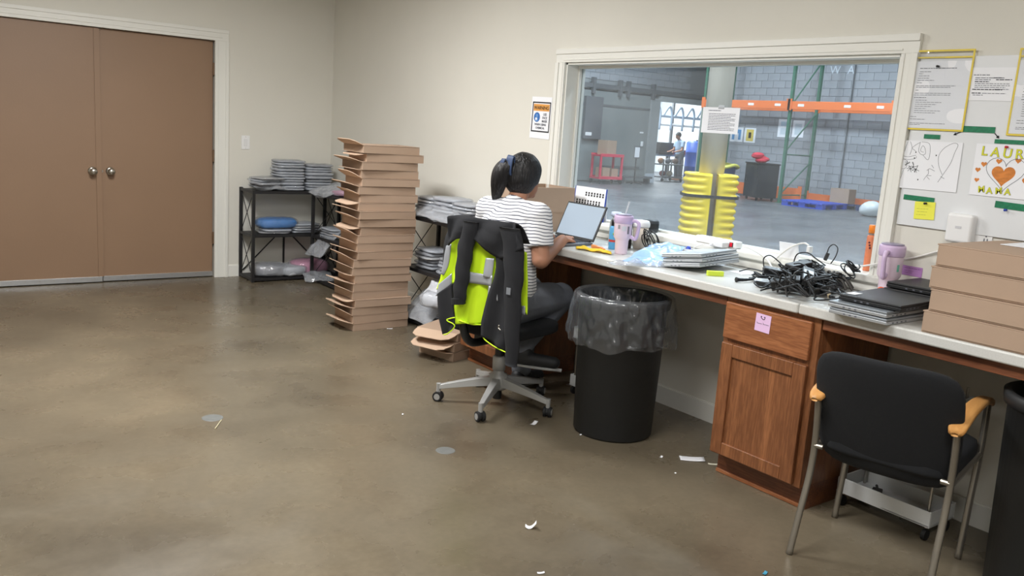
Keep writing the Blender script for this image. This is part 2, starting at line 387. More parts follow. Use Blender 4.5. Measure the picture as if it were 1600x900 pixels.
# doors
XM = DX1 - .914
for n, (a, c, kn) in enumerate(((DX0 + .003, XM - .0025, XM - .06), (XM + .0025, DX1 - .014, XM + .076))):
    dy = .018 if n == 0 else .034
    d = MB().box(a, c, dy, dy + .045, .045, DZ - .004).build('door_%d' % (n + 1), M_door, None, bevel=.002); d['kind'] = 'structure'
    tag(d, ['left leaf of the brown double door', 'right leaf of the brown double door, hinged beside the light switch'][n])
    MB().box(a + .002, c - (.002 if n else .0), dy - .012, dy + .045, .008, .05).build('door_sweep', M_alu, d, bevel=.002)
    s = MB()
    for k in range(9): s.cyl((a + .05 + k * .1, dy - .0135, .035), (a + .05 + k * .1, dy - .011, .035), .004, n=8)
    s.build('sweep_screw', M_steel, d)
    R = Matrix.Translation((kn, dy, .908)) @ Matrix.Rotation(pi / 2, 4, 'X')
    MB().lathe([(.0, .0), (.034, .0), (.034, .004), (.026, .009), (.012, .012), (.011, .032), (.02, .036), (.027, .046), (.028, .056), (.024, .066), (.012, .071), (.0, .072)], 28, M=R).build('knob', M_steel, d, smooth=True)
    if n:
        for hz in (1.79, 1.06, .347):
            MB().box(c - .004, c + .013, dy - .008, dy + .012, hz - .05, hz + .05).cyl((c + .004, dy - .01, hz - .052), (c + .004, dy - .01, hz + .052), .007, n=10).build('hinge', mat('painted_hinge', (120, 96, 74), .5, .3), d, bevel=.001)
        MB().cyl((XM + .012, dy - .006, .908), (XM + .012, dy + .002, .908), .012, n=14).build('latch_plate', M_steel, d)
        R = Matrix.Translation((XM + .005, dy - .006, DZ - .025)) @ Matrix.Rotation(radians(-38), 4, 'Y')
        MB().box(-.05, .06, -.006, .004, -.004, .004, R).build('flush_bolt_arm', mat('worn_bolt', (120, 104, 84), .5, .6), d)
    else:
        MB().box(c - .03, c + .012, dy - .006, dy - .0, .05, DZ - .006).build('astragal', M_door, d, bevel=.0015)
# light switch
t = thing('light_switch', 'white rocker light switch on the wall right of the brown doors', 'light switch', (-.813, 0, 1.187))
MB().box(-.037, .037, -.006, 0, -.06, .06).build('cover_plate', M_white, t, bevel=.003)
MB().box(-.016, .016, -.01, -.005, -.033, .033).build('rocker', mat('switch_rocker', (226, 226, 226), .35), t, bevel=.002)
for z in (-.048, .048): MB().cyl((0, -.0075, z), (0, -.005, z), .003, n=8).build('screw', M_steel, t)

# ---------------------------------------------------------------- interior window
t = MB().box(0.0, WT, WY0, WY0 + .018, WZ0, WZ1).box(0, WT, WY1 - .018, WY1, WZ0, WZ1).box(0, WT, WY0, WY1, WZ1 - .018, WZ1).build('window_1', M_trim); t['kind'] = 'structure'
W1 = t
MB().box(.108, .116, WY0 + .018, WY1 - .018, WZ0 + .01, WZ1 - .018).build('pane', M_glass, t)
b = MB()
for x0, x1 in ((.088, .108), (.116, .136)):
    b.box(x0, x1, WY0 + .018, WY0 + .034, WZ0 + .01, WZ1 - .018).box(x0, x1, WY1 - .034, WY1 - .018, WZ0 + .01, WZ1 - .018).box(x0, x1, WY0 + .034, WY1 - .034, WZ1 - .034, WZ1 - .018).box(x0, x1, WY0 + .034, WY1 - .034, WZ0 + .01, WZ0 + .024)
b.build('glazing_stop', M_trim, t, bevel=.002)
MB().box(-.045, WT, WY0 - .06, WY1 + .06, WZ0 - .022, WZ0 + .012).build('sill', M_trim, t, bevel=.01, seg=3)
MB().box(-.02, 0, WY0 - .06, WY1 + .06, .862, WZ0 - .022).build('apron', M_trim, t, bevel=.003)
def case_w(y0, y1, z0, z1, side):
    b = MB().box(-.018, 0, y0, y1, z0, z1)
    if side == 'l': b.box(-.026, -.018, y1 - .03, y1, z0, z1); b.box(-.022, -.018, y0 + .012, y0 + .02, z0, z1)
    if side == 'r': b.box(-.026, -.018, y0, y0 + .03, z0, z1); b.box(-.022, -.018, y1 - .02, y1 - .012, z0, z1)
    if side == 't': b.box(-.026, -.018, y0, y1, z1 - .03, z1); b.box(-.022, -.018, y0 + .07, y1 - .07, z0 + .012, z0 + .02)
    return b
struct('trim_4', case_w(WY1 - .006, -3.222, WZ0, WZ1 - .006, 'l'), M_trim, bevel=.003)
struct('trim_5', case_w(-5.575, WY0 + .006, WZ0, WZ1 - .006, 'r'), M_trim, bevel=.003)
struct('trim_6', case_w(-5.575, -3.222, WZ1 - .006, 1.971, 't'), M_trim, bevel=.003)

# ---------------------------------------------------------------- warehouse hall beyond the window
HX, HY = 17.3, 12.4
M_block = mat('grey_block_paint', (158, 161, 166), .7, var=.1, vscale=1.2, bump=.1, bscale=40)
M_joint = mat('mortar_grey', (132, 136, 142), .85)
M_hallgrey = mat('grey_hall_paint', (142, 146, 148), .65, var=.08, vscale=.8)
M_dkgrey = mat('dark_grey_steel_paint', (92, 95, 98), .6)
struct('floor_warehouse', MB().box(WT, 24, -8, 12.25, -.1, -.002).box(WT, 24, 12.25, 19, -.1, -.002), M_hallfloor)
struct('ceiling_warehouse', MB().box(WT, 22, -8, HY + .2, 7, 7.1), mat('hall_roof', (170, 174, 178), .8))
struct('wall_warehouse_end', MB().box(WT, HX + .2, -8.15, -8, 0, 7), M_hallgrey)
struct('wall_warehouse_office', MB().box(.0, WT, .15, HY + .2, 0, 7).box(0, WT, YF, .15, CEIL + .1, 7), M_hallgrey)
wf = struct('wall_warehouse_far', MB().box(HX, HX + .2, -8, 10.1, 0, 7), M_joint)
struct('wall_warehouse_recess', MB().box(HX + .2, 20.2, 9.9, 10.1, 0, 7).box(20.2, 20.4, 9.9, HY, 0, 7), M_hallgrey)
BW, BH = .405, .203
me_b = MB().box(-.022, .0, -BW / 2 + .005, BW / 2 - .005, -BH / 2 + .004, BH / 2 - .004)
me_block = me_b.mesh('block'); me_block.materials.append(M_block)
cand = []
for r in range(20):
    for c in range(-20, 26):
        y = 8 + c * BW + (BW / 2 if r % 2 else 0) - 4; z = (r + .5) * BH
        cand.append((y, z))
cx_ = lambda q: abs(q[0] - 6.8) * .45 + abs(q[1] - 1.9) * .9
cand = [q for q in cand if -3.5 < q[0] < 9.9]
cand.sort(key=cx_)
for y, z in cand[:300]:
    o = bpy.data.objects.new('block', me_block); COL.objects.link(o); o.parent = wf; o.location = (HX, y, z)
b = MB()
for y, z in cand[300:]: b.box(HX - .022, HX, y - BW / 2 + .005, y + BW / 2 - .005, z - BH / 2 + .004, z + BH / 2 - .004)
tag(b.build('block_courses', M_block, wf), kind='stuff')
# left hall wall with the sliding door opening
OX0, OX1, OZ = 17.33 - .35, 19.6, 2.62
HX2 = 22
b = MB().box(WT, OX0, HY, HY + .2, 0, 4.6).box(OX1, HX2, HY, HY + .2, 0, 7).box(OX0, OX1, HY, HY + .2, OZ, 4.6).box(WT, OX1, HY, HY + .2, 4.6, 7)
wl = struct('wall_warehouse_left', b, M_hallgrey)
b = MB()
for r in range(15, 24):
    for c in range(0, 16):
        x = 12.2 + c * BW + (BW / 2 if r % 2 else 0); z = (r + .5) * BH + .02
        if x < 19.4: b.box(x - BW / 2 + .005, x + BW / 2 - .005, HY - .02, HY, z - BH / 2 + .004, z + BH / 2 - .004)
tag(b.build('block_courses', M_block, wl), kind='stuff')
# the hall widens beyond the end of the far block wall: floor, wall strip behind the opening
t = thing('sliding_gate', 'grey sliding warehouse door hung on an overhead rail beyond the window', 'sliding door', (15.2, HY - .1, 0))
MB().box(-2.0, 1.55, -.06, .0, .03, 2.72).build('door_leaf', mat('grey_door_sheet', (128, 134, 134), .6, var=.06, vscale=1), t, bevel=.004)
MB().box(-2.0, 1.55, -.08, -.06, 2.28, 2.34).build('batten', M_dkgrey, t)
MB().box(-.3, 1.3, -.085, -.06, .42, .5).build('batten', M_dkgrey, t)
MB().box(-2.6, 4.4, -.12, -.03, 2.80, 2.93).build('rail', M_dkgrey, t)
for x in (-.95, .15, .5, 1.6):
    MB().box(x - .05, x + .05, -.16, -.02, 2.62, 3.1).build('hanger', M_dkgrey, t, bevel=.004)
MB().box(1.28, 1.36, -.1, -.06, 1.15, 1.3).build('pull_handle', M_white, t, bevel=.005)
MB().box(1.2, 1.35, -.075, -.06, 1.55, 1.6).build('latch', M_white, t)
t = thing('door_jamb_post', 'pale grey steel door post with white foot beside the bright workshop opening', 'post', (OX0 - .02, HY - .1, 0))
MB().box(-.2, .2, -.12, .1, .0, 2.66).build('post', mat('pale_grey_post', (156, 160, 160), .6), t, bevel=.005)
MB().box(-.21, .21, -.13, -.12, .0, .3).build('foot_guard', mat('white_guard', (205, 212, 220), .5), t)
MB().box(.2, 2.7, -.12, .1, 2.6, 2.76).build('lintel', mat('pale_grey_lintel', (166, 170, 170), .6), t)
t = thing('electrical_cabinet', 'tall dark grey electrical panel on the warehouse wall above the red cart', 'electrical panel', (14.3, HY - .1, 1.9))
MB().box(-.36, .34, -.17, -.061, -.62, .64).build('case', mat('panel_grey', (96, 98, 102), .5), t, bevel=.008)
MB().box(-.3, -.05, -.176, -.17, -.52, -.42).build('plate', M_white, t)
# white workshop behind the opening 
M_ws = mat('workshop_white', (238, 242, 245), .8)
struct('wall_workshop', MB().box(WT + 12, 24, 18.6, 18.8, 0, 4.6).box(24, 24.2, 12.6, 18.8, 0, 4.6).box(12, 12.15, 12.6, 18.8, 0, 4.6), M_ws)
struct('ceiling_workshop', MB().box(12, 24.2, 12.6, 18.8, 4.4, 4.5), M_ws)

# column with yellow protector
CC = Vector((6.88, 1.22, 0))
t = MB().lathe([(.19, 0), (.19, 7.0)], 40, CC).build('concrete_column', mat('raw_concrete', (216, 206, 190), .8, var=.12, vscale=2, bump=.15, bscale=25), None, smooth=True)
tag(t, 'round bare concrete column rising behind the yellow protectors', 'column')
M_yel = mat('yellow_polyethylene', (255, 222, 42), .42, bump=.05, bscale=12)
t = thing('column_protector', 'yellow ribbed column guard in two halves tied by a black strap', 'column guard', CC, radians(-37.7))
PH = .985
def shell(sgn):
    def f(a, k):
        z = PH * k; th = -pi / 2 + pi * a
        rib = .034 * (0.5 - 0.5 * cos(2 * pi * (z / .1085))) ** 1.6 if .02 < k < .985 else 0
        e = 4.0
        ca, sa = cos(th), sin(th)
        rr = 1 / ((abs(ca) ** e + abs(sa) ** e) ** (1 / e))
        out_ = max(0.0, ca * rr); fl = min(1.0, max(0.0, (out_ - .22) / .25))
        R_ = (.40 - .016 - rib * fl)
        if k > .97: R_ -= (k - .97) / .03 * .03
        x = .045 + ca * rr * R_ * .93; y = sa * rr * (R_ * .84)
        return (sgn * x, y, z)
    b = MB(); b.grid(26, 92, f)
    nz_ = 92; top = [i * nz_ + nz_ - 1 for i in range(26)]; bot = [i * nz_ for i in range(26)]
    b.f.append(tuple(top)); b.f.append(tuple(reversed(bot)))
    b.f.append(tuple([0 * nz_ + j for j in range(nz_)][::-1] + [25 * nz_ + j for j in range(nz_)]))
    return b
for sgn in (-1, 1): shell(sgn).build('guard_half', M_yel, t, smooth=True)
b = MB()
def band(a, k):
    th = 2 * pi * a; e = 4.0; ca, sa = cos(th), sin(th); rr = 1 / ((abs(ca) ** e + abs(sa) ** e) ** (1 / e))
    return (ca * rr * .375 + (.045 if ca > 0 else -.045) * min(1, abs(ca) * 6), sa * rr * .332, .625 + .045 * k)
b.grid(64, 2, band, cu=True); b.build('strap', M_blk, t, solid=.006)
# pallet racking
M_green = mat('green_rack_steel', (62, 112, 90), .5, var=.1, vscale=3)
M_orange = mat('orange_rack_beam', (236, 122, 62), .5, var=.06, vscale=3)
FX0, FX1 = 15.7, 16.85
def upright(y, label):
    t = thing('rack_upright', label, 'rack frame', (FX0, y, 0), group='green pallet rack frames')
    for x in (0, FX1 - FX0):
        MB().box(x - .045, x + .045, -.035, .035, 0, 4.6).build('post', M_green, t, bevel=.006)
        MB().box(x - .09, x + .09, -.07, .07, 0, .012).build('foot_plate', M_green, t)
    b = .5
    for k, (z0, z1) in enumerate(((.25, 1.05), (1.35, 2.35), (2.5, 3.7))):
        MB().cyl((.02, 0, z0), (FX1 - FX0 - .02, 0, z1), .02, n=6).build('diagonal_brace', M_green, t)
    for z in (.2, 1.25):
        MB().cyl((.02, 0, z), (FX1 - FX0 - .02, 0, z), .018, n=6).build('cross_brace', M_green, t)
    return t
upright(6.25, 'green pallet rack frame right of the black bin, full height in view')
upright(9.1, 'green pallet rack frame half hidden behind the concrete column')
upright(3.4, 'green pallet rack frame hidden by the right window casing')
def beam(x, y0, y1, z0, z1, label, n=2):
    t = thing('rack_beam', label, 'rack beam', (x, (y0 + y1) / 2, z0), group='orange pallet rack beams')
    h = (y1 - y0) / 2
    MB().box(-.03, .03, -h + .04, h - .04, 0, z1 - z0).build('beam', M_orange, t, bevel=.006)
    for s in (-1, 1):
        MB().box(-.05, -.03, s * (h - .02) - .06, s * (h - .02) + .06, -.03, z1 - z0 + .06).build('end_bracket', M_orange, t, bevel=.004)
    for k in ((-h + .35, -h + 1.2, h - .35) if n == 3 else (-h + .35, h - .35))[:n]:
        MB().box(-.033, -.03, k - .09, k + .09, .07, .13).build('load_label', M_paper, t)
beam(FX0 - .05, 3.4, 6.25, 2.40, 2.60, 'orange front rack beam right of the tall green frame', 3)
beam(FX0 - .05, 6.25, 9.1, 2.40, 2.60, 'orange front rack beam above the black bin', 3)
beam(FX1 + .05, 3.4, 6.25, 2.40, 2.60, 'orange rear rack beam against the wall, right bay', 0)
beam(FX1 + .05, 6.25, 9.1, 2.40, 2.60, 'orange rear rack beam against the wall, left bay', 0)
beam(FX1 + .02, 3.4, 6.25, .05, .27, 'low orange beam behind the carton on the blue pallet', 0)
beam(FX1 - .25, 6.25, 9.1, .05, .37, 'low orange beam behind the black bin', 0)
# blue pallet
M_bp = mat('blue_pallet_plastic', (38, 76, 190), .45, var=.1, vscale=5)
t = thing('pallet', 'blue plastic pallet lying on the warehouse floor', 'pallet', (15.72, 5.22, 0), radians(4))
for k in range(7): MB().box(-.62, .62, -.56 + k * .163, -.56 + k * .163 + .14, .105, .14).build('deck_slat', M_bp, t, bevel=.004)
for x in (-.52, 0, .52):
    for y in (-.47, 0, .47): MB().box(x - .08, x + .08, y - .09, y + .09, .02, .105).build('foot_block', M_bp, t, bevel=.004)
for x in (-.52, 0, .52): MB().box(x - .08, x + .08, -.56, .56, 0, .022).build('runner', M_bp, t)
# dark second pallet edge and carton
t = thing('pallet', 'dark blue pallet under the carton by the rack', 'pallet', (16.62, 4.85, 0), radians(0))
M_bp2 = mat('navy_pallet_plastic', (44, 56, 96), .5)
for k in range(5): MB().box(-.2, .2, -.5 + k * .2, -.33 + k * .2, .09, .125).build('deck_slat', M_bp2, t)
for y in (-.42, 0, .42): MB().box(-.2, .2, y - .07, y + .07, 0, .09).build('runner', M_bp2, t)
def carton(name, label, loc, d, rz, m=None, flaps=True, group=None):
    t = thing(name, label, 'box', loc, rz, group)
    MB().box(-d[0] / 2, d[0] / 2, -d[1] / 2, d[1] / 2, 0, d[2]).build('carton_body', m or M_kraft, t, bevel=.004)
    if flaps:
        for s in (-1, 1): MB().box(-d[0] / 2, d[0] / 2, (.002 if s > 0 else -d[1] / 2), (d[1] / 2 if s > 0 else -.002), d[2], d[2] + .004).build('top_flap', m or M_kraft, t)
        MB().box(-d[0] / 2 - .001, d[0] / 2 + .001, -.025, .025, d[2] + .004, d[2] + .005).build('packing_tape', mat('packing_tape', (196, 164, 126), .25), t)
    return t
carton('carton', 'brown carton on the dark pallet beside the blue pallet', (16.62, 5.02, .126), (.38, .5, .36), radians(5))
# black bin with red bundle, blue trash can, clear bag, posters
t = thing('tool_cabinet', 'black wheeled cabinet standing in front of the pallet racking', 'cabinet', (15.7, 6.9, 0), radians(-25))
MB().box(-.3, .3, -.36, .36, .08, .95).build('body', mat('black_bin_plastic', (42, 43, 46), .5), t, bevel=.015)
MB().box(-.32, .32, -.38, .38, .95, .985).build('top', M_blk, t, bevel=.01)
MB().box(-.305, -.3, -.3, .3, .15, .9).build('door', mat('black_bin_door', (50, 51, 54), .5), t, bevel=.004)
MB().box(-.315, -.305, .22, .25, .5, .6).build('handle', M_steel, t)
for x in (-.22, .22):
    for y in (-.28, .28): MB().cyl((x - .015, y, .045), (x + .015, y, .045), .045, n=14).build('wheel', M_rubber, t)
b = MB()
for k in range(5): b.ell((rnd.uniform(-.1, .1), .08 + rnd.uniform(-.13, .13), .06 + k * .035), (.14, .17, .07), 12, 8)
o = b.build('red_bundle', mat('red_cloth', (206, 52, 72), .8, bump=.3, bscale=14), None, smooth=True)
o.location = (15.67, 6.93, .985); tag(o, 'red bundle of cloth on top of the black cabinet', 'cloth')
t = thing('trash_can', 'dark blue trash can with yellow bag behind the yellow column guard', 'trash can', (15.2, 7.75, 0))
MB().lathe([(.24, 0), (.30, .80), (.325, .80), (.325, .85), (.29, .85), (.23, .02)], 28).build('can', mat('navy_bin_plastic', (34, 50, 92), .5), t, smooth=False)
def yb(a, k):
    th = 2 * pi * a; r = .33 + .05 * sin(k * pi) + .02 * sin(th * 5); return (r * cos(th), r * sin(th), .88 - .10 * k + .03 * sin(th * 3))
MB().grid(36, 6, yb, cu=True).build('bag_rim', mat('yellow_bag', (214, 208, 92), .4), t, smooth=True, solid=.004)
MB().box(-.327, -.315, -.1, .1, .55, .72).build('label_plate', M_paper, t)
o = MB().ell((0, 0, .13), (.24, .27, .15), 18, 10)
for p in o.v: p += Vector((noise.noise(p * 7) * .06, noise.noise(p * 6 + Vector((3, 1, 2))) * .06, max(0, p.z - .18) * .8))
for p in o.v: p.z = max(p.z, 0.002)
o = o.build('white_sack', mat('white_sack_film', (206, 212, 214), .35, bump=.3, bscale=12), None, smooth=True); o.location = (15.15, 3.34, 0)
tag(o, 'white plastic sack on the warehouse floor near the orange beam', 'sack')
t = MB().ell((0, 0, 0), (.16, .16, .06), 14, 8).build('clear_bag', plastic_film('clear_film_small'), None, smooth=True); t.location = (15.05, 7.2, .06)
tag(t, 'crumpled clear plastic bag at the foot of the black cabinet', 'bag')
def poster(y, z, w, h, label, cols, x=HX - .025):
    t = thing('safety_poster', label, 'poster', (x, y, z), group='posters on the block wall')
    MB().box(-.004, 0, -w / 2, w / 2, -h / 2, h / 2).build('sheet', M_paper, t)
    for (a, b_, c, d, m_) in cols: MB().box(-.006, -.004, a * w, b_ * w, c * h, d * h).build('print', m_, t)
B_ = mat('poster_blue', (70, 142, 196), .7); Y_ = mat('poster_yellow', (222, 196, 84), .7)
poster(9.13, 1.70, .46, .42, 'poster with a blue square frame behind the concrete column', [(-.35, .35, .1, .35, B_), (-.35, -.15, -.35, .1, B_), (.15, .35, -.35, .1, B_)])
poster(8.65, 1.70, .4, .42, 'yellow poster with dark symbol right of the blue one', [(-.32, .32, -.4, .4, Y_), (-.12, .12, -.2, .2, M_ink)])
poster(7.5, 1.95, .42, .5, 'pale poster on the wall left of the tall green frame', [(-.3, .3, .12, .36, mat('pale_print', (190, 210, 226), .7)), (-.3, .3, -.35, .0, mat('pale_print2', (206, 216, 224), .7))])
poster(7.05, 1.95, .36, .46, 'pale poster half hidden behind the tall green frame', [(-.3, .3, -.35, .3, mat('pale_print3', (200, 212, 220), .7))])
MB_ = MB().cyl((HX - .05, 5.55, .3), (HX - .05, 5.55, 5.2), .02, n=8).build('wall_conduit', M_dkgrey); tag(MB_, 'thin dark conduit running up the block wall', 'pipe')
text('reflected_letter', 'W', .3, Matrix(((0, 0, -1, HX - .026), (-1, 0, 0, 6.3), (0, 1, 0, 3.42), (0, 0, 0, 1))), mat('pale_reflected_letters', (205, 212, 220), .7), wf)  # faint reflection in the window glass, drawn as pale letters on the wall
text('reflected_letter', 'A', .3, Matrix(((0, 0, -1, HX - .026), (-1, 0, 0, 5.78), (0, 1, 0, 3.42), (0, 0, 0, 1))), mat('pale_reflected_letters2', (205, 212, 220), .7), wf)
# red cart with carton, sign stand
M_red = mat('red_cart_plastic', (206, 58, 84), .45)
t = thing('utility_cart', 'red two-tier utility cart by the sliding door', 'cart', (14.35, 11.45, 0), radians(-8))
for z in (.14, .80): MB().box(-.42, .42, -.26, .26, z, z + .05).box(-.42, .42, -.26, -.24, z + .05, z + .09).box(-.42, .42, .24, .26, z + .05, z + .09).build('tray', M_red, t, bevel=.008)
for x in (-.38, .38):
    for y in (-.22, .22):
        MB().box(x - .03, x + .03, y - .03, y + .03, .18, .81).build('post', M_red, t, bevel=.008)
        MB().cyl((x - .015, y, .06), (x + .015, y, .06), .06, n=14).build('caster', M_rubber, t)
carton('carton', 'brown carton on top of the red cart', (14.3, 11.45, .855), (.44, .36, .42), radians(10))
carton('carton', 'brown carton on the lower tray of the red cart', (14.2, 11.45, .195), (.3, .3, .28), radians(5))
carton('carton', 'small brown carton at the right end of the red cart lower tray', (14.56, 11.43, .195), (.24, .28, .26), radians(-4))
t = thing('sign_stand', 'thin black floor stand holding a white notice near the red cart', 'sign stand', (15.6, 11.5, 0))
MB().cyl((0, 0, .05), (0, 0, 1.0), .018, n=10).build('pole', M_blk, t)
for a in range(4): MB().cyl((0, 0, .06), (.25 * cos(a * pi / 2 + .4), .25 * sin(a * pi / 2 + .4), .02), .016, n=8).build('foot', M_blk, t)
MB().box(-.13, .13, -.02, 0, .78, 1.16).build('notice_frame', M_dkgrey, t, bevel=.01)
MB().box(-.1, .1, -.024, -.02, .82, 1.12).build('notice', M_paper, t)
t = thing('parts_bench', 'low dark bench along the sliding door', 'bench', (16.1, 11.85, 0))
MB().box(-.8, .5, -.15, .15, .16, .22).build('top', M_dkgrey, t)
for x in (-.7, .4): MB().box(x - .03, x + .03, -.12, .12, 0, .16).build('leg', M_dkgrey, t)
# workshop contents seen through the opening
t = thing('hoist_frame', 'pale steel overhead frame with curved hoist arms in the bright workshop', 'hoist', (21.3, 15.2, 0))
M_pale = mat('pale_blue_steel', (150, 166, 182), .4, .3)
for z, m_ in ((2.25, M_pale), (2.95, M_pale), (1.95, M_white)): MB().cyl((-2.2, 0, z), (2.6, 0, z), .05, n=10).build('rail', m_, t)
for x in (-1.9, -.1, 2.4): MB().box(x - .04, x + .04, .1, .18, 0, 4.3).build('upright', M_dkgrey, t)
for k in range(6):
    x = -1.4 + k * .62
    MB().tube(smooth_path([(x, 0, 2.25), (x + .25, -.05, 2.6), (x + .42, -.05, 2.35), (x + .42, -.05, 1.75)], 5), .045, 8).build('hoist_arm', M_pale, t, smooth=True)
t = thing('work_bench', 'cluttered work bench in the bright workshop', 'bench', (20.3, 14.3, 0))
MB().box(-1.4, 1.3, -.35, .35, .82, .88).build('top', M_pale, t)
for x in (-1.3, 0, 1.2):
    for y in (-.3, .3): MB().box(x - .03, x + .03, y - .03, y + .03, 0, .82).build('leg', M_dkgrey, t)
o = tag(MB().box(-.35, .35, -.25, .25, 0, .42).build('crate', M_blk, None, bevel=.01), 'black crate on the bench in the bright workshop', 'crate'); o.location = (19.5, 14.15, .88)
for k in range(7):
    cxx = (150, 60, 70) if k % 3 == 0 else ((70, 90, 140) if k % 3 == 1 else (200, 190, 170))
    o = MB().box(-.1, .1, -.1, .1, 0, .18 + .05 * (k % 3)).build('parts_box', mat('parts_box_paint', cxx, .6), None, bevel=.008); o.location = (19.98 + k * .25, 14.15 + .1 * (k % 2), .88)
    tag(o, 'small parts box on the workshop bench, %s from the black crate' % ORD[k], 'box', 'parts boxes on the workshop bench')
t = thing('blue_drum', 'tall blue drum right of the worker in the workshop', 'drum', (20.45, 13.35, 0))
MB().lathe([(.0, 0), (.36, 0), (.38, .02), (.38, .5), (.395, .52), (.38, .54), (.38, 1.0), (.395, 1.02), (.38, 1.04), (.38, 1.35), (.3, 1.42), (.0, 1.42)], 28).build('barrel', mat('blue_drum_plastic', (44, 84, 170), .4), t, smooth=True)
MB().lathe([(.0, 1.42), (.06, 1.42), (.06, 1.46), (0, 1.46)], 14).build('bung', M_blk, t)
t = thing('parts_cart', 'dark wheeled cart heaped with parts in front of the workshop bench', 'cart', (18.75, 13.1, 0))
for z in (.12, .55): MB().box(-.5, .5, -.28, .28, z, z + .04).build('shelf', M_dkgrey, t)
for x in (-.47, .47):
    for y in (-.25, .25): MB().box(x - .02, x + .02, y - .02, y + .02, .1, .75).build('post', M_dkgrey, t); MB().cyl((x - .02, y, .055), (x + .02, y, .055), .055, n=12).build('wheel', M_rubber, t)
for k in range(5):
    o = MB().ell((0, 0, .1), (.12, .1, .1), 12, 8).build('parts_sack', mat('sack_cloth', [(140, 100, 70), (120, 60, 60), (80, 84, 90), (180, 170, 150), (90, 70, 60)][k], .8, bump=.2, bscale=10), None, smooth=True)
    o.location = (18.4 + k * .18, 13.1 + .05 * (k % 2), .16 if k % 2 else .59); tag(o, 'small parts sack on the dark workshop cart, %s from the left' % ORD[k], 'sack', 'sacks on the workshop cart')
# ---------------------------------------------------------------- counter and cabinets
CT = .862
SEAM = PX(1247, 480, -.6).y
for y0, y1, lab in ((SEAM + .001, -3.12, 'long white laminate worktop in front of the window, under the open laptop'), (-8.2, SEAM - .001, 'white laminate worktop section under the stacked boxes on the right')):
    o = MB().box(-.6, -.021, y0, y1, CT - .043, CT).build('worktop', M_counter, None, bevel=.009, seg=3); tag(o, lab, 'worktop')
def rail(y0, y1, lab):
    t = thing('desk_rail', lab, 'desk rail', (-.55, (y0 + y1) / 2, .775)); h = (y1 - y0) / 2
    MB().box(-.02, 0, -h, h, 0, .043).build('board', M_oak_dark, t, bevel=.002)
    MB().box(.0, .53, -h, -h + .02, .0, .043).build('bearer', M_oak_dark, t)
    MB().box(.0, .53, h - .02, h, .0, .043).build('bearer', M_oak_dark, t)
rail(-5.178, -3.632, 'brown wooden rail under the worktop above the trash can')
rail(-8.2, -5.652, 'brown wooden rail under the worktop behind the black chair')
def cabinet(y0, label):
    W_ = .465
    t = thing('base_cabinet', label, 'cabinet', (-.57, y0, 0), group='oak base cabinets under the worktop')
    MB().box(.02, .54, -W_, 0, .105, .818).build('carcass', M_oak_v, t, bevel=.001)
    MB().box(.0, .02, -W_, -W_ + .035, .105, .818).box(.0, .02, -.03, 0, .105, .818).box(.0, .02, -W_ + .035, -.03, .79, .818).box(.0, .02, -W_ + .035, -.03, .615, .645).box(.0, .02, -W_ + .035, -.03, .105, .13).build('face_frame', M_oak_v, t, bevel=.002)
    MB().box(.06, .54, -W_, 0, 0, .105).build('toe_kick', M_oak_dark, t)
    MB().box(.05, .061, -W_, 0, 0, .018).build('shoe_moulding', M_oak_h, t, bevel=.004)
    y1, ya = -.008, -W_ + .03
    MB().box(-.02, 0, ya, y1, .638, .798).build('drawer_front', M_oak_h, t, bevel=.006, seg=3)
    d = MB().box(-.02, 0, ya, ya + .06, .115, .618).box(-.02, 0, y1 - .06, y1, .115, .618).box(-.0199, 0, ya + .06, y1 - .06, .115, .172).box(-.0199, 0, ya + .06, y1 - .06, .56, .618).build('door', M_oak_v, t, bevel=.004, seg=2)
    MB().box(-.009, -.002, ya + .058, y1 - .058, .17, .562).build('panel', M_oak_v, d)
    return t
cab1 = cabinet(-5.18, 'oak cabinet with pink note on its drawer, beside the black chair')
cab2 = copy_tree(cab1); cab2.location = (-.57, -3.165, 0); cab2['label'] = 'oak cabinet half hidden behind the office chair and jacket'
M_skin_note = mat('pink_note', (226, 190, 226), .8)
c = PX(1192, 505, -.591)
t = thing('sticky_note', 'pink sticky note with doodled writing stuck to the oak drawer', 'sticky note', c)
WM = wallM(c.y, c.z, -c.x)
MB().box(-.0375, .0375, -.0375, .0375, 0, .0006, WM @ Matrix.Rotation(radians(-2), 4, 'Z')).build('note', M_skin_note, t, world=True)
b = MB(); pts = [(-.012, .026), (-.008, .02), (0, .015), (.006, .017), (.008, .024)]
b.tube([WM @ Vector((x, y, .0012)) for x, y in pts], .0014, 5); b.ell(WM @ Vector((-.01, .027, .001)), (.001, .003, .002), 8, 6); b.ell(WM @ Vector((.006, .026, .001)), (.001, .004, .002), 8, 6)
b.build('smile_doodle', M_black_ink, t, world=True)
b = MB()
for x0, x1 in ((-.031, -.004), (.0, .03)):
    n_ = 16; b.tube([WM @ Vector((x0 + (x1 - x0) * i / n_, -.004 + (.006 if i in (0, 1) else .0022 * sin(i * 2.4)), .0011)) for i in range(n_ + 1)], .0006, 4)
b.build('handwriting', M_ink, t, world=True)

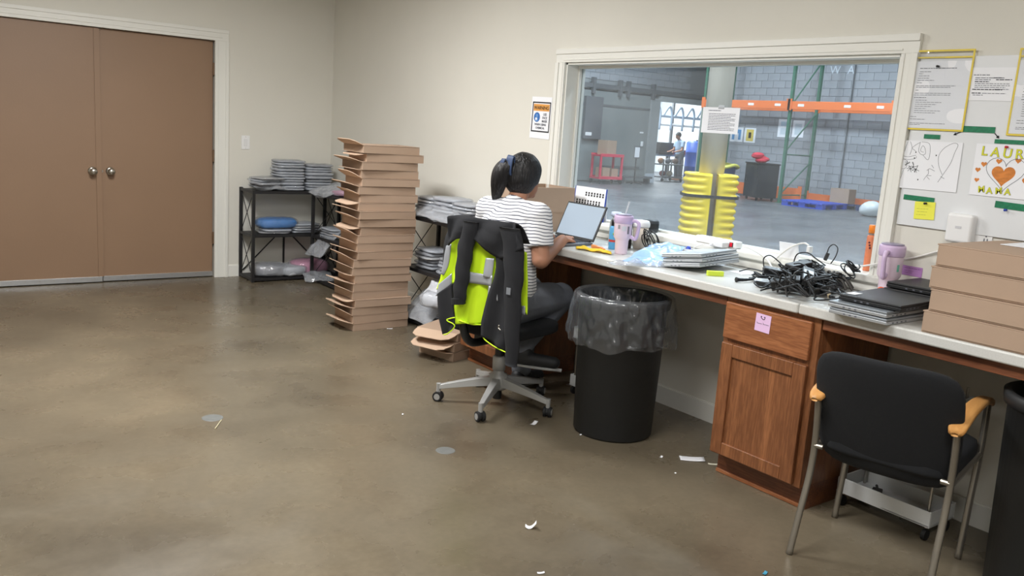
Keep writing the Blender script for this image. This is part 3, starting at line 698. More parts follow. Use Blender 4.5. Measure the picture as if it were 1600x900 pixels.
# ---------------------------------------------------------------- kraft mailer boxes
def mailer(w, d, h, flap, angle, seed, lid_gap=.004):
    """flat kraft mailer: tray, lid panel hinged at the right, tuck flap springing out at the left with rounded ears"""
    tray = MB().box(-w / 2, w / 2, -d / 2, d / 2, 0, h - .006)
    lid = MB(); g = lid_gap
    lid.add([(-w / 2 - .002, -d / 2 - .001, h - .006 + g), (w / 2, -d / 2 - .001, h - .004), (w / 2, d / 2 + .001, h - .004), (-w / 2 - .002, d / 2 + .001, h - .006 + g),
             (-w / 2 - .002, -d / 2 - .001, h - .002 + g), (w / 2, -d / 2 - .001, h), (w / 2, d / 2 + .001, h), (-w / 2 - .002, d / 2 + .001, h - .002 + g)],
            [(0, 3, 2, 1), (4, 5, 6, 7), (0, 1, 5, 4), (1, 2, 6, 5), (2, 3, 7, 6), (3, 0, 4, 7)])
    e = .055; yy = d / 2 - .004
    poly = [(0, -yy), (flap * .35, -yy - .0), (flap * .75, -yy + e * .25), (flap, -yy + e), (flap, yy - e), (flap * .75, yy - e * .25), (flap * .35, yy), (0, yy)]
    T = Matrix.Translation((-w / 2, 0, h - .004 + g)) @ Matrix.Rotation(pi, 4, 'Z') @ Matrix.Rotation(-angle, 4, 'Y')
    fl = MB().prism(poly[::1], -.0018, .0018, T)
    return tray, lid, fl
BOXKIND = []
for k, (fl, an, g) in enumerate(((.085, .42, .001), (.10, .30, .001), (.06, .15, .0008), (.095, .52, .001), (.07, -.2, .0008), (.12, -.22, .0008))):
    tr, li, f_ = mailer(.435, .30, .0555, fl, an, k, g)
    mm = []
    for b, n, m_ in ((tr, 'tray', M_kraft), (li, 'lid', M_kraft), (f_, 'tuck_flap', M_kraft_in)):
        me = b.mesh(n); me.materials.append(m_); mm.append((n, me))
    BOXKIND.append(mm)
def put_mailer(kind, loc, rz, label, group, rot=None):
    t = thing('mailer_box', label, 'box', loc, rz, group, rot)
    for n, me in BOXKIND[kind]:
        o = bpy.data.objects.new(n, me); COL.objects.link(o); o.parent = t
    return t
NB = 23; rb = random.Random(11)
seq = [0, 4, 1, 2, 3, 1, 0, 4, 1, 0, 4, 3, 0, 1, 3, 0, 2, 1, 0, 4, 1, 3, 1]
for k in range(NB):
    f = k / (NB - 1); x = -.633 + .038 * f + rb.uniform(-.016, .016) + (.02 if k == 21 else 0); y = -2.08 + rb.uniform(-.012, .012)
    rz = radians(rb.uniform(-2.5, 3.0) - 2)
    lab = 'kraft mailer box in the tall floor stack, ' + ('topmost' if k == NB - 1 else 'lowest, on the floor' if k == 0 else (ORD[NB - 1 - k] + ' from the top') if k >= NB // 2 else ORD[k] + ' from the floor')
    put_mailer(seq[NB - 1 - k], (x, y, .001 + k * .0562), rz, lab, 'tall stack of mailer boxes')
# boxes beside the left cabinet
p = PZ(702, 562, 0)
put_mailer(2, (-.455, -2.965, 0), radians(14), 'open kraft mailer box on the floor beside the oak cabinet, the lower one', 'boxes beside the cabinet')
put_mailer(5, (-.47, -2.945, .058), radians(20), 'kraft mailer box with hanging flap, middle one beside the oak cabinet', 'boxes beside the cabinet')
put_mailer(5, (-.46, -2.90, .116), radians(28), 'kraft mailer box with hanging flap, top one beside the oak cabinet', 'boxes beside the cabinet')
# four closed boxes on the worktop
def closed_box(loc, d, rz, label):
    t = thing('shipping_box', label, 'box', loc, rz, 'closed boxes on the worktop')
    MB().box(0, d[0], -d[1], 0, .0, d[2] - .005).build('tray', M_kraft, t, bevel=.003)
    MB().box(-.003, d[0] + .002, -d[1] - .002, .002, d[2] - .005, d[2]).build('lid', M_kraft, t, bevel=.0015)
    MB().box(-.0035, -.001, -d[1] + .01, -.006, .006, d[2] - .005).build('tuck_front', M_kraft, t, bevel=.002)
    return t
hz = (1.178 - CT) / 4
for k, (u, v) in enumerate(((1435.5, 536), (1448, 496), (1449.5, 457), (1461, 416))):
    q = PX(u, v, -.592 + k * .006)
    closed_box((-.592 + k * .006, q.y, CT + k * hz + .0005), (.5, .42, hz - .001), radians((0, -1.2, .4, -1.0)[k]), 'closed brown shipping box on the worktop, ' + ('lowest of the four', 'second of four from below', 'third of four from below', 'topmost of the four')[k])
o = MB().box(-.1, .1, -.14, .14, 0, .002).build('paper_sheet', M_paper); o.location = (-.2, -6.28, CT + 4 * hz + .001); tag(o, 'white paper sheet on top of the stacked shipping boxes', 'paper')
# open carton behind the seated person
t = thing('open_carton', 'open brown carton on the worktop between the person and the window', 'box', (-.21, -3.35, CT), radians(0))
a, c_, h_ = .19, .145, .27
MB().box(-a, a, -c_, c_, 0, .006).box(-a, -a + .006, -c_, c_, .006, h_).box(a - .006, a, -c_, c_, .006, h_).box(-a + .006, a - .006, -c_, -c_ + .006, .006, h_).box(-a + .006, a - .006, c_ - .006, c_, .006, h_).build('carton_walls', M_kraft, t)
for s in (-1, 1):
    MB().box(-a, a, c_ if s > 0 else -c_ - .004, c_ + .004 if s > 0 else -c_, h_ - .15, h_).build('side_flap', M_kraft, t)

# ---------------------------------------------------------------- steel racks
M_rack = mat('black_powder_coat', (34, 33, 34), .5)
def rack(L, D_, H, label, loc, rz):
    """open rack: origin at the back left foot, length along +x, depth towards -y"""
    t = thing('wire_rack', label, 'rack', loc, rz, 'black steel racks')
    for x in (.0, L):
        for y in (0, -D_): MB().box(x - .013, x + .013, y - .013, y + .013, 0, H + .01).build('post', M_rack, t, bevel=.002)
    for z in (.03, H * .52, H):
        o = MB().box(.013, L - .013, -D_ + .003, -.003, z - .008, z).build('shelf_panel', mat('rack_shelf', (42, 41, 41), .55), t)
        MB().box(.013, L - .013, -D_ - .011, -D_ + .003, z - .02, z + .004).build('shelf_lip', M_rack, t)
        MB().box(-.01, .01, -D_ + .012, -.012, z - .02, z + .004).build('end_lip', M_rack, t); MB().box(L - .01, L + .01, -D_ + .012, -.012, z - .02, z + .004).build('end_lip', M_rack, t)
    for x in (0, L):
        for z0, z1 in ((.05, H * .5), (H * .53, H - .02)):
            for s in (0, 1): MB().cyl((x, -.015, z0 if s else z1), (x, -D_ + .015, z1 if s else z0), .0035, n=6).build('end_wire', M_rack, t)
    MB().box(L / 2 - .008, L / 2 + .008, -.01, 0, .03, H * .5).build('back_strut', M_rack, t)
    for s in (-1, 1): MB().cyl((L / 2 + s * .04, -.006, H * .5), (L / 2 + s * (L / 2 - .02), -.006, .06), .006, n=6).build('back_brace', M_rack, t)
    return t
RH = .79
rack(.80, .30, RH, 'black steel rack in the corner right of the doors', (-.855, -.02, 0), 0)
rack(.80, .30, RH, 'black steel rack along the window wall, behind the tall box stack', (-.03, -.37, 0), radians(-90))
rack(.80, .30, RH, 'black steel rack along the window wall between box stack and office chair', (-.03, -1.98, 0), radians(-90))

# ---------------------------------------------------------------- packed garments in clear film
M_film = plastic_film('clear_poly_film', (205, 210, 218), .78, .13, .8, 26)
M_film2 = plastic_film('milky_poly_film', (214, 218, 224), .66, .15, .8, 20)
GREYS = [mat('garment_grey_%s' % n, c, .85, var=.12, vscale=9) for n, c in (('mid', (164, 168, 178)), ('light', (206, 210, 217)), ('dark', (118, 120, 128)), ('warm', (180, 178, 176)))]
def pillow(w, d, h, seed, amp=.006, n=16, e=5.0):
    b = MB(); sd = Vector((seed * 3.1, seed * 1.7, seed))
    def f(a, k):
        th = 2 * pi * a; ph = -pi / 2 + pi * k
        ca, sa = cos(th), sin(th); r = 1 / ((abs(ca) ** e + abs(sa) ** e) ** (1 / e))
        cp = abs(cos(ph)) ** .35 if 0 < k < 1 else 0.0
        z = h / 2 + (h / 2) * (1 if sin(ph) > 0 else -1) * abs(sin(ph)) ** .7
        p = Vector((ca * r * cp * w / 2, sa * r * cp * d / 2, z)); q = noise.noise_vector(p * 16 + sd) * amp
        p += Vector((q.x, q.y, q.z * (.5 if 0 < z < h else .3))); p.z = max(p.z, .0); return p
    b.grid(n * 2, 11, f, cu=True); return b
PK = []
for k, (w_, d_, h_, g) in enumerate(((.26, .20, .022, 0), (.26, .20, .020, 1), (.24, .19, .026, 2), (.27, .21, .018, 3), (.26, .2, .03, 0))):
    me = pillow(w_, d_, h_, k).mesh('folded_garment', True); me.materials.append(GREYS[g])
    mf = pillow(w_ + .02, d_ + .03, h_ + .004, k + 9, .010, 18, 4).mesh('clear_wrap', True); mf.materials.append(M_film if k % 2 else M_film2)
    PK.append((me, mf, h_))
def pack(kind, loc, rz, label, group, rot=None):
    t = thing('garment_pack', label, 'garment pack', loc, rz, group, rot)
    for me, n in ((PK[kind][0], 'folded_garment'), (PK[kind][1], 'clear_wrap')):
        o = bpy.data.objects.new(n, me); COL.objects.link(o); o.parent = t
    return PK[kind][2] + .0015
def pile(x, y, z, n, where, rz=0, jit=.012, kinds=(0, 1, 4, 0, 3), seed=1, squash=None):
    r = random.Random(seed)
    for k in range(n):
        lab = 'grey garment in clear film, ' + ('topmost' if k == n - 1 else ORD[k] + ' from below') + ' ' + where
        z += pack(kinds[k % len(kinds)], (x + r.uniform(-jit, jit), y + r.uniform(-jit, jit), z), rz + r.uniform(-.08, .08) + (pi if k % 2 else 0), lab, where)
    return z
# corner rack: top shelf
pile(-.485, -.17, RH + .002, 11, 'in the corner rack tall pile', 0, .008, (0, 1, 4, 0, 1), 3)
pile(-.215, -.17, RH + .002, 9, 'in the lower pile beside it', .03, .01, (4, 0, 1, 2, 4), 5)
pile(-.70, -.20, RH + .03, 4, 'in the loose heap on the corner rack', .3, .03, (3, 2, 1, 3), 6)
pile(-.335, -.17, RH * .52 + .002, 4, 'on the middle shelf beside the blue pack', .06, .01, (1, 0, 3, 1), 8)
pile(-.62, -.17, RH * .52 + .002, 2, 'under the blue pack', -.05, .02, (3, 0), 9)
M_bluepk = mat('blue_garment', (36, 132, 214), .6, var=.15, vscale=7); M_pinkpk = mat('pink_garment', (206, 140, 170), .7, var=.1, vscale=8)
def colour_pack(name, label, loc, w_, d_, h_, m_, rz=0, film=None, seed=3, rot=None, amp=.014):
    t = thing(name, label, 'garment pack', loc, rz, None, rot)
    pillow(w_, d_, h_, seed, amp, 18, 3).build('folded_garment', m_, t, smooth=True)
    pillow(w_ + .03, d_ + .03, h_ + .008, seed + 5, .016, 20, 3).build('clear_wrap', film or M_film, t, smooth=True)
    return t
colour_pack('blue_pack', 'bright blue garment in plastic on the middle shelf of the corner rack', (-.60, -.185, RH * .52 + .048), .36, .22, .085, M_bluepk, .0, plastic_film('very_clear_film', (190, 200, 210), .84, .12, .9, 22), seed=4)
colour_pack('pink_pack', 'pink garment in plastic on the bottom shelf of the corner rack', (-.27, -.17, .034), .34, .24, .12, M_pinkpk, .1, plastic_film('very_clear_film2', (220, 200, 210), .8, .12, .9, 22), seed=6)
colour_pack('grey_pack', 'dark grey garment in crumpled film on the corner rack bottom shelf', (-.66, -.20, .034), .28, .24, .10, GREYS[2], -.1, M_film2, seed=7)
colour_pack('grey_pack', 'white garment in film between dark and pink packs on the bottom shelf', (-.47, -.23, .034), .24, .22, .085, GREYS[1], .2, M_film2, seed=8)
def bag(name, label, pts, seed, m_=None, thick=.03, n=14):
    """crumpled film bag: four corner points give where it lies, closed pillow between them"""
    A, B, C_, D__ = [Vector(p) for p in pts]; nrm = (B - A).cross(D__ - A).normalized()
    if nrm.z < 0: nrm = -nrm
    b = MB(); sd = Vector((seed * 2.3, seed, seed * .7))
    def side(s):
        def f(u, v):
            p = A.lerp(B, u).lerp(D__.lerp(C_, u), v); q = (4 * u * (1 - u) * 4 * v * (1 - v)) ** .35
            p = p + nrm * (s * thick * .5 * q + thick * .3) + noise.noise_vector(p * 14 + sd) * (.02 * (.5 + q))
            return p
        return f
    b.grid(n, n, side(1)); b.grid(n, n, side(-1))
    o = b.build(name, m_ or M_film2, None, smooth=True); tag(o, label, 'bag'); return o
bag('film_bag', 'clear film bag hanging over the front edge of the corner rack top shelf', [(-.84, -.33, RH + .02), (-.56, -.35, RH + .012), (-.56, -.2, RH + .03), (-.84, -.12, RH + .03)], 2, thick=.03)
bag('film_bag', 'milky film bag drooping from the top of the rack beside the tall box stack', [(-.40, -.42, RH - .02), (-.38, -.72, RH - .03), (-.12, -.70, RH + .06), (-.12, -.40, RH + .06)], 3, thick=.07)
colour_pack('pink_pack', 'pink garment peeking out behind the tall box stack', (-.2, -.72, RH + .005), .2, .2, .05, M_pinkpk, .1, seed=12)
bag('film_bag', 'crumpled film bag hanging from the middle shelf beside the tall box stack', [(-.42, -.44, .24), (-.40, -.72, .25), (-.2, -.70, .47), (-.2, -.42, .46)], 4, thick=.06)
pile(-.19, -.55, RH * .52 + .002, 4, 'on the shelf beside the box stack', 1.57, .012, (1, 3, 0, 1), 21)
bag('film_bag', 'clear film bag on the floor at the foot of the corner rack', [(-.46, -.52, .008), (-.22, -.60, .008), (-.14, -.36, .05), (-.4, -.34, .05)], 5, thick=.06)
# middle rack: packs
where = ('on top of the rack between box stack and chair', 'on the middle shelf between box stack and chair', 'on the bottom shelf between box stack and chair')
pile(-.19, -2.14, RH + .002, 6, 'on top of the near rack, far pile', 1.57, .014, (0, 4, 2, 1, 3), 31)
pile(-.19, -2.40, RH + .002, 6, 'on top of the near rack, middle pile', 1.57, .014, (4, 2, 1, 0, 4), 32)
pile(-.19, -2.64, RH + .002, 6, 'on the near rack top, by the jacket', 1.57, .014, (1, 0, 4, 2), 33)
pile(-.19, -2.18, RH * .52 + .002, 6, 'on the near rack middle shelf', 1.57, .014, (2, 0, 2, 3), 34)
pile(-.19, -2.50, RH * .52 + .002, 5, 'on the near rack middle shelf, front', 1.57, .014, (0, 2, 1), 35)
pile(-.19, -2.25, .034, 6, 'on the near rack bottom shelf', 1.57, .016, (2, 4, 2, 0), 36)
pile(-.20, -2.55, .034, 4, 'on the near rack bottom shelf, front', 1.57, .016, (2, 0), 37)
bag('film_bag', 'crumpled film bag drooping off the rack top left of the jacket', [(-.38, -2.12, RH + .02), (-.38, -2.66, RH + .0), (-.2, -2.64, RH + .10), (-.2, -2.14, RH + .10)], 6, thick=.05)
colour_pack('white_pack', 'white rolled garment in film on the bottom shelf left of the jacket', (-.34, -2.52, .20), .2, .22, .1, mat('white_garment', (226, 228, 234), .8), .6, M_film2, seed=15)
bag('white_bag', 'smooth white bag drooping off the middle shelf left of the jacket', [(-.37, -2.36, .26), (-.37, -2.62, .27), (-.2, -2.62, .42), (-.2, -2.36, .42)], 8, mat('white_film', (206, 208, 214), .35, bump=.15, bscale=8), thick=.05)
bag('film_bag', 'clear film bag on the bottom shelf beside the tall box stack', [(-.39, -2.1, .06), (-.40, -2.5, .05), (-.2, -2.5, .24), (-.2, -2.12, .24)], 9, thick=.06)
# ---------------------------------------------------------------- laptops
M_lapgrey = mat('laptop_grey_metal', (120, 124, 130), .35, .6); M_silver = mat('laptop_silver', (186, 190, 194), .35, .6)
M_screen = mat('lit_laptop_screen', (150, 164, 178), .15, spec=.8, emit=.35); M_key = mat('laptop_keys', (44, 46, 52), .5)
t = thing('open_laptop', 'open dark grey laptop the person is typing on', 'laptop', (-.45, -3.875, CT))
hb = MB().box(-.115, .115, -.165, .165, .002, .017).build('base', M_lapgrey, t, bevel=.004)
b = MB()
for r in range(5):
    for k in range(13): b.box(-.02 + r * .022, -.003 + r * .022, -.14 + k * .0215, -.122 + k * .0215, .017, .019)
tag(b.build('keyboard', M_key, hb), 'dark keyboard')
MB().box(-.095, -.035, -.05, .05, .0165, .0176).build('touchpad', mat('touchpad', (104, 108, 114), .3, .4), hb)
L_ = Matrix.Translation((.117, 0, .018)) @ Matrix.Rotation(radians(24), 4, 'Y')
o = MB().box(-.004, .004, -.165, .165, 0, .212, L_).build('screen_lid', M_blk, t, bevel=.003)
MB().box(-.0052, -.004, -.155, .155, .014, .202, L_).build('screen', M_screen, o)
MB().cyl((.115, -.14, .018), (.115, .14, .018), .006, n=10).build('hinge', M_blk, t)
def closed_laptop(name, label, loc, rz, w_, d_, h_, m_, group, ports='x', lidm=None, rot=None):
    t = thing(name, label, 'laptop', loc, rz, group)
    MB().box(0, w_, -d_, 0, .0015, h_ * .62).build('base', m_, t, bevel=.003)
    MB().box(.001, w_ - .001, -d_ + .001, -.001, h_ * .64, h_).build('lid', lidm or m_, t, bevel=.003)
    b = MB()
    for k in range(3): b.box(-.0006, .002, -d_ * (.3 + .1 * k), -d_ * (.3 + .1 * k) + .009, h_ * .25, h_ * .45)
    for k in range(4): b.box(w_ * (.12 + .09 * k), w_ * (.12 + .09 * k) + .011, -d_ - .0006, -d_ + .002, h_ * .22, h_ * .42)
    b.build('ports', M_ink, t)
    return t
# three silver laptops in front of the sill
L0 = PZ(1036, 421, CT); N0 = PZ(1100, 430, CT)
r3 = atan2(N0.y - L0.y, N0.x - L0.x)
for k in range(3):
    dx = (0, .012, .004)[k]; 
    t = closed_laptop('closed_laptop', 'closed silver laptop under the window sill, ' + ('lowest of three', 'middle of three', 'topmost of three')[k], (-.495 + dx, -4.705 + .004 * k, CT + .001 + k * .0215), radians((9, 11, 12)[k]), .365, .215, .0205, M_silver, 'three silver laptops'); t.rotation_euler = (radians(-8), 0, radians((9, 11, 12)[k]))
# right stack: two silver and one black
q = PZ(1296, 488, CT + .02)
for k, (m_, lm, hh) in enumerate(((M_silver, mat('laptop_silver_lid', (150, 156, 162), .4, .4), .024), (M_silver, mat('laptop_silver_lid2', (140, 146, 152), .4, .4), .024), (M_blk, mat('laptop_black_lid', (40, 40, 42), .5), .024))):
    closed_laptop('closed_laptop', ('closed silver laptop overhanging the worktop edge, lowest of the stack', 'closed silver laptop under the black one by the shipping boxes', 'black closed laptop with white sticker, top of the stack by the shipping boxes')[k],
                  (-.64 + (0, -.004, .035)[k], -5.71 + (0, .004, -.012)[k], CT + k * .0255), radians((0, 1.5, 3)[k]), .33, (.235, .235, .245)[k], hh, m_, 'laptop stack by the shipping boxes', lidm=lm)
c = PZ(1328, 470, CT + .0765)
o = MB().box(-.03, .03, -.018, .018, 0, .0006).build('asset_sticker', M_paper); o.location = (-.545, -5.75, CT + .0766); o.rotation_euler = (0, 0, .05); tag(o, 'small white sticker on the corner of the black laptop', 'sticker')
for k in range(4):
    closed_laptop('closed_laptop', 'black closed laptop against the wall behind the other stack, ' + ('lowest', 'second from below', 'third from below', 'topmost')[k], (-.295 + .010 * k, -5.70 - .006 * k, CT + k * .0265), radians((-2, 1, 3, 0)[k]), .26, .30, .025, M_blk, 'black laptops against the wall', lidm=mat('black_lid_%s' % ORD[k], (36, 36, 38), .45))
o = MB().tube(smooth_path([PZ(1395, 452, CT + .04), PZ(1388, 455, CT + .05), PZ(1376, 450, CT + .06), PZ(1370, 455, CT + .045)], 5), .006, 8).build('orange_tag', mat('orange_plastic', (222, 96, 52), .5), None, smooth=True); tag(o, 'short orange strap between the laptops and the pink tumbler', 'strap')

# ---------------------------------------------------------------- tumblers
M_pink = mat('pale_pink_steel', (232, 212, 226), .35, var=.04, vscale=8); M_lilac = mat('lilac_plastic', (208, 184, 216), .4)
M_clear = plastic_film('clear_straw_plastic', (230, 232, 236), .5, .1, 0, 10); M_greyprint = mat('grey_decor', (150, 146, 150), .5)
def tumbler(loc, H, r, label, straw, handle_a):
    t = thing('tumbler', label, 'tumbler', loc)
    MB().lathe([(.0, 0), (r * .68, 0), (r * .70, .006), (r * .74, H * .35), (r * .80, H * .38), (r * .97, H * .44), (r, H * .8), (r * 1.0, H * .82), (0, H * .82)], 36).build('cup', M_pink, t, smooth=True)
    MB().lathe([(r * 1.02, H * .79), (r * 1.06, H * .80), (r * 1.07, H * .95), (r * 1.03, H * .985), (r * .6, H), (0, H)], 36).build('lid', M_lilac, t, smooth=True)
    MB().lathe([(r * .9, H * .992), (r * .92, H * 1.012), (r * .7, H * 1.02), (0, H * 1.02)], 30).build('lid_top', mat('grey_lilac_lid', (150, 142, 168), .35), t, smooth=True)
    a = handle_a; u = Vector((cos(a), sin(a), 0)); v = Vector((-sin(a), cos(a), 0))
    P = [u * r * 1.0 + Vector((0, 0, H * .86)), u * (r * 1.45) + Vector((0, 0, H * .87)), u * (r * 1.75) + Vector((0, 0, H * .80)), u * (r * 1.72) + Vector((0, 0, H * .62)), u * (r * 1.55) + Vector((0, 0, H * .44)), u * (r * 1.25) + Vector((0, 0, H * .42)), u * (r * .95) + Vector((0, 0, H * .47))]
    MB().tube(smooth_path(P, 6), r * .2, 10).build('handle', M_lilac, t, smooth=True)
    if straw: MB().cyl((r * .2, 0, H * 1.0), (r * .55, -r * .1, H * 1.34), .0045, n=10).build('straw', M_clear, t)
    return t
p = PZ(971, 398, CT); TUM1 = p + Vector((.6, .78, 0)) * .035
t = tumbler(TUM1, .205, .047, 'pale pink tumbler with lilac lid, handle and clear straw by the laptop', True, radians(-60))
for k, (a, z0, z1, w_) in enumerate(((radians(200), .135, .155, .25), (radians(232), .125, .15, .5), (radians(262), .11, .15, .22))):
    b = MB(); b.grid(8, 2, lambda i, j: (.0478 * cos(a + (i - .5) * w_), .0478 * sin(a + (i - .5) * w_), z0 + (z1 - z0) * j)); b.build('printed_mark', (M_greyprint, mat('pale_print_mark', (206, 206, 214), .5), mat('dark_decor', (120, 116, 124), .5))[k], t, solid=.0005)
p = PX(1390, 445, -.09); 
t = tumbler((-.085, PX(1390, 420, -.085).y, CT), .235, .05, 'pink lilac-lidded tumbler standing by the right window casing', False, radians(192))
b = MB(); b.grid(6, 2, lambda i, j: (.0508 * cos(radians(248) + (i - .5) * .2), .0508 * sin(radians(248) + (i - .5) * .2), .125 + .03 * j)); b.build('green_mark', mat('teal_mark', (110, 180, 160), .5), t, solid=.0005)
# white travel cup behind
q = PX(1000, 370, -.14)
t = thing('white_cup', 'white lidded cup behind the pink tumbler', 'cup', (-.13, q.y + .01, CT))
MB().lathe([(0, 0), (.033, 0), (.045, .125), (0, .125)], 28).build('cup', mat('cream_paper_cup', (226, 214, 200), .6), t, smooth=True)
MB().lathe([(.048, .122), (.05, .128), (.05, .142), (.045, .155), (.038, .158), (0, .152)], 28).build('lid', M_white, t, smooth=True)
MB().box(-.012, .012, -.004, .004, .1525, .156).build('sip_slot', M_blk, t)
# white pump bottle cap behind the pink tumbler
q = PX(952, 350, -.2)
t = thing('white_bottle', 'white bottle half hidden behind the pink tumbler', 'bottle', (-.17, q.y - .02, CT))
MB().lathe([(0, 0), (.032, 0), (.034, .01), (.034, .13), (.02, .15), (.02, .165), (0, .165)], 24).build('bottle', M_white, t, smooth=True)
MB().lathe([(0, .16), (.027, .16), (.03, .166), (.028, .185), (0, .188)], 24).build('cap', mat('pale_blue_cap', (206, 216, 238), .4), t, smooth=True)
# printed black box and blue can left of tumbler
q = PZ(948, 388, CT)
t = thing('cable_box', 'black printed packing box standing left of the pink tumbler', 'box', (-.215, -4.135, CT), radians(8))
MB().box(-.03, .03, -.05, .05, 0, .155).build('carton', M_blk, t, bevel=.002)
b = MB()
for k in range(8): b.box(-.0306, -.03, -.035 + .008 * (k % 2), .012 + .012 * (k % 3), .015 + k * .0165, .021 + k * .0165)
b.build('print', M_paper, t)
t = thing('spray_can', 'blue can with red band and black cap beside the pink tumbler', 'can', (-.30, -4.165, CT))
MB().lathe([(0, 0), (.026, 0), (.027, .004), (.027, .115), (.02, .128), (0, .128)], 24).build('can', mat('sky_blue_can', (96, 174, 222), .35), t, smooth=True)
MB().lathe([(.0275, .04), (.0275, .052)], 24, cap=False).build('band', mat('red_band', (210, 74, 66), .4), t, solid=.0006)
MB().ell((-.02, -.016, .085), (.006, .006, .007), 10, 8).build('green_mark', mat('green_mark', (120, 170, 60), .5), t)
MB().lathe([(.021, .124), (.021, .155), (.018, .16), (0, .16)], 20).build('cap', M_blk, t, smooth=True)
# dark object on the sill behind the cup
q = PX(1022, 350, .03)
t = thing('webcam_box', 'dark round-edged speaker on the sill behind the white cup', 'speaker', (.03, q.y + .03, WZ0 + .0125))
MB().lathe([(0, 0), (.045, 0), (.05, .01), (.05, .06), (.042, .07), (0, .07)], 24).build('body', mat('charcoal_plastic', (54, 58, 62), .5), t, smooth=True)
MB().lathe([(.0505, .02), (.0505, .05)], 24, cap=False).build('grille', M_blk, t, solid=.0006)
# black cord coil
def coil(name, label, c, r, n, tilt, seed, rad=.0032, h=.04, m_=None, cat='cable', group=None, tail=None, flat=1.0):
    r_ = random.Random(seed); P = []
    for i in range(n * 14):
        a = 2 * pi * i / 14; rr = r * (1 + .12 * sin(a * .37 + seed) + r_.uniform(-.05, .05))
        nv = noise.noise_vector(Vector((i * .11, seed * 3.3, 1.7))) * r * .55
        P.append(Vector((rr * cos(a), rr * flat * sin(a), h * (.5 + .45 * sin(i * .21 + seed)))) + nv)
    T = Matrix.Translation(c) @ tilt
    P = [T @ p for p in P]
    for p in P: p.z = max(p.z, CT + rad + .0005); p.x = max(p.x, -.575)
    if tail: P += [Vector(q) for q in tail]
    o = MB().tube(P, rad, 6).build(name, m_ or M_cord, None, smooth=True); tag(o, label, cat, group); return o
q = PX(1012, 362, -.16)
coil('cable_coil', 'coiled black cable leaning behind the pink tumbler', (-.165, q.y - .01, CT + .055), .05, 6, Matrix.Rotation(radians(70), 4, 'Y') @ Matrix.Rotation(.3, 4, 'X'), 3, .003, .03)
# yellow cloth and orange marker
b = MB(); A = PZ(900, 389, CT); B = PZ(955, 398, CT)
def yc(i, j):
    p = A.lerp(B, i) + Vector((.05, .06, 0)) * (j - .3) * 1.1; p.z = CT + .004 + .016 * abs(noise.noise(Vector((i * 4, j * 3, 2)))) + .012 * sin(i * 7) ** 2 * (1 - abs(j - .5)); return p
b.grid(22, 12, yc); o = b.build('yellow_cloth', mat('yellow_cloth', (244, 204, 50), .8), None, smooth=True, solid=.003); tag(o, 'crumpled yellow cloth at the worktop edge in front of the laptop', 'cloth')
a0 = PZ(926, 384, CT + .012); a1 = PZ(944, 390, CT + .012)
t = thing('orange_marker', 'short orange box cutter lying behind the yellow cloth', 'cutter', (a0 + a1) / 2, atan2((a1 - a0).y, (a1 - a0).x))
Lh = (a1 - a0).length / 2
MB().box(-Lh, Lh * .6, -.011, .011, -.011, .008).build('body', mat('orange_body', (240, 148, 74), .45), t, bevel=.004)
MB().box(Lh * .6, Lh, -.008, .008, -.009, .005).build('tip', mat('orange_tip', (228, 120, 50), .45), t, bevel=.003)
# blue film packs
M_bluefilm = mat('pale_blue_film', (158, 194, 240), .3, var=.08, vscale=9, bump=.5, bscale=18)
def sheet(name, label, fr, to, w0, w1, z, m_, seed, amp=.015, cat='bag', wrap=None, n=(20, 12)):
    fr = Vector(fr); to = Vector(to); d = (to - fr); s_ = Vector((-d.y, d.x, 0)).normalized(); sd = Vector((seed, seed * 2.1, .3)); b = MB()
    def f(sg):
        def g(i, j):
            p = fr + d * i + s_ * ((j - .5) * (w0 + (w1 - w0) * i)); q = (4 * j * (1 - j)) ** .5 * (4 * i * (1 - i)) ** .35
            h = .003 + (amp * q * (.6 + noise.noise(p * 18 + sd)) if sg > 0 else 0)
            p = Vector((p.x, p.y, 0)) + Vector((noise.noise(p * 20 + sd) * .012, noise.noise(p * 17 - sd) * .012, 0)); p.z = z + (to.z - fr.z) * i * 0 + max(.001, h); 
            zz = fr.z + (to.z - fr.z) * i
            p.z += zz
            return p
        return g
    b.grid(n[0], n[1], f(1)); b.grid(n[0], n[1], f(-1)); o = b.build(name, m_, None, smooth=True); tag(o, label, cat); return o
P1 = PZ(1000, 413, CT); P2 = PX(1050, 372, -.14); P2 = Vector((P2.x, P2.y, 0)); P1.z = 0; P2.z = .055
sheet('blue_film_pack', 'pale blue film mailer pack reaching up to the sill', P1, P2, .19, .16, CT, M_bluefilm, 3, .035)
A = PZ(943, 414, CT); B = PZ(1050, 416, CT); A.z = B.z = 0
A.x += .04; 
sheet('clear_film_pack', 'clear crinkled film lying along the worktop edge beside the blue pack', A, B, .10, .10, CT + .001, M_film2, 8, .03)
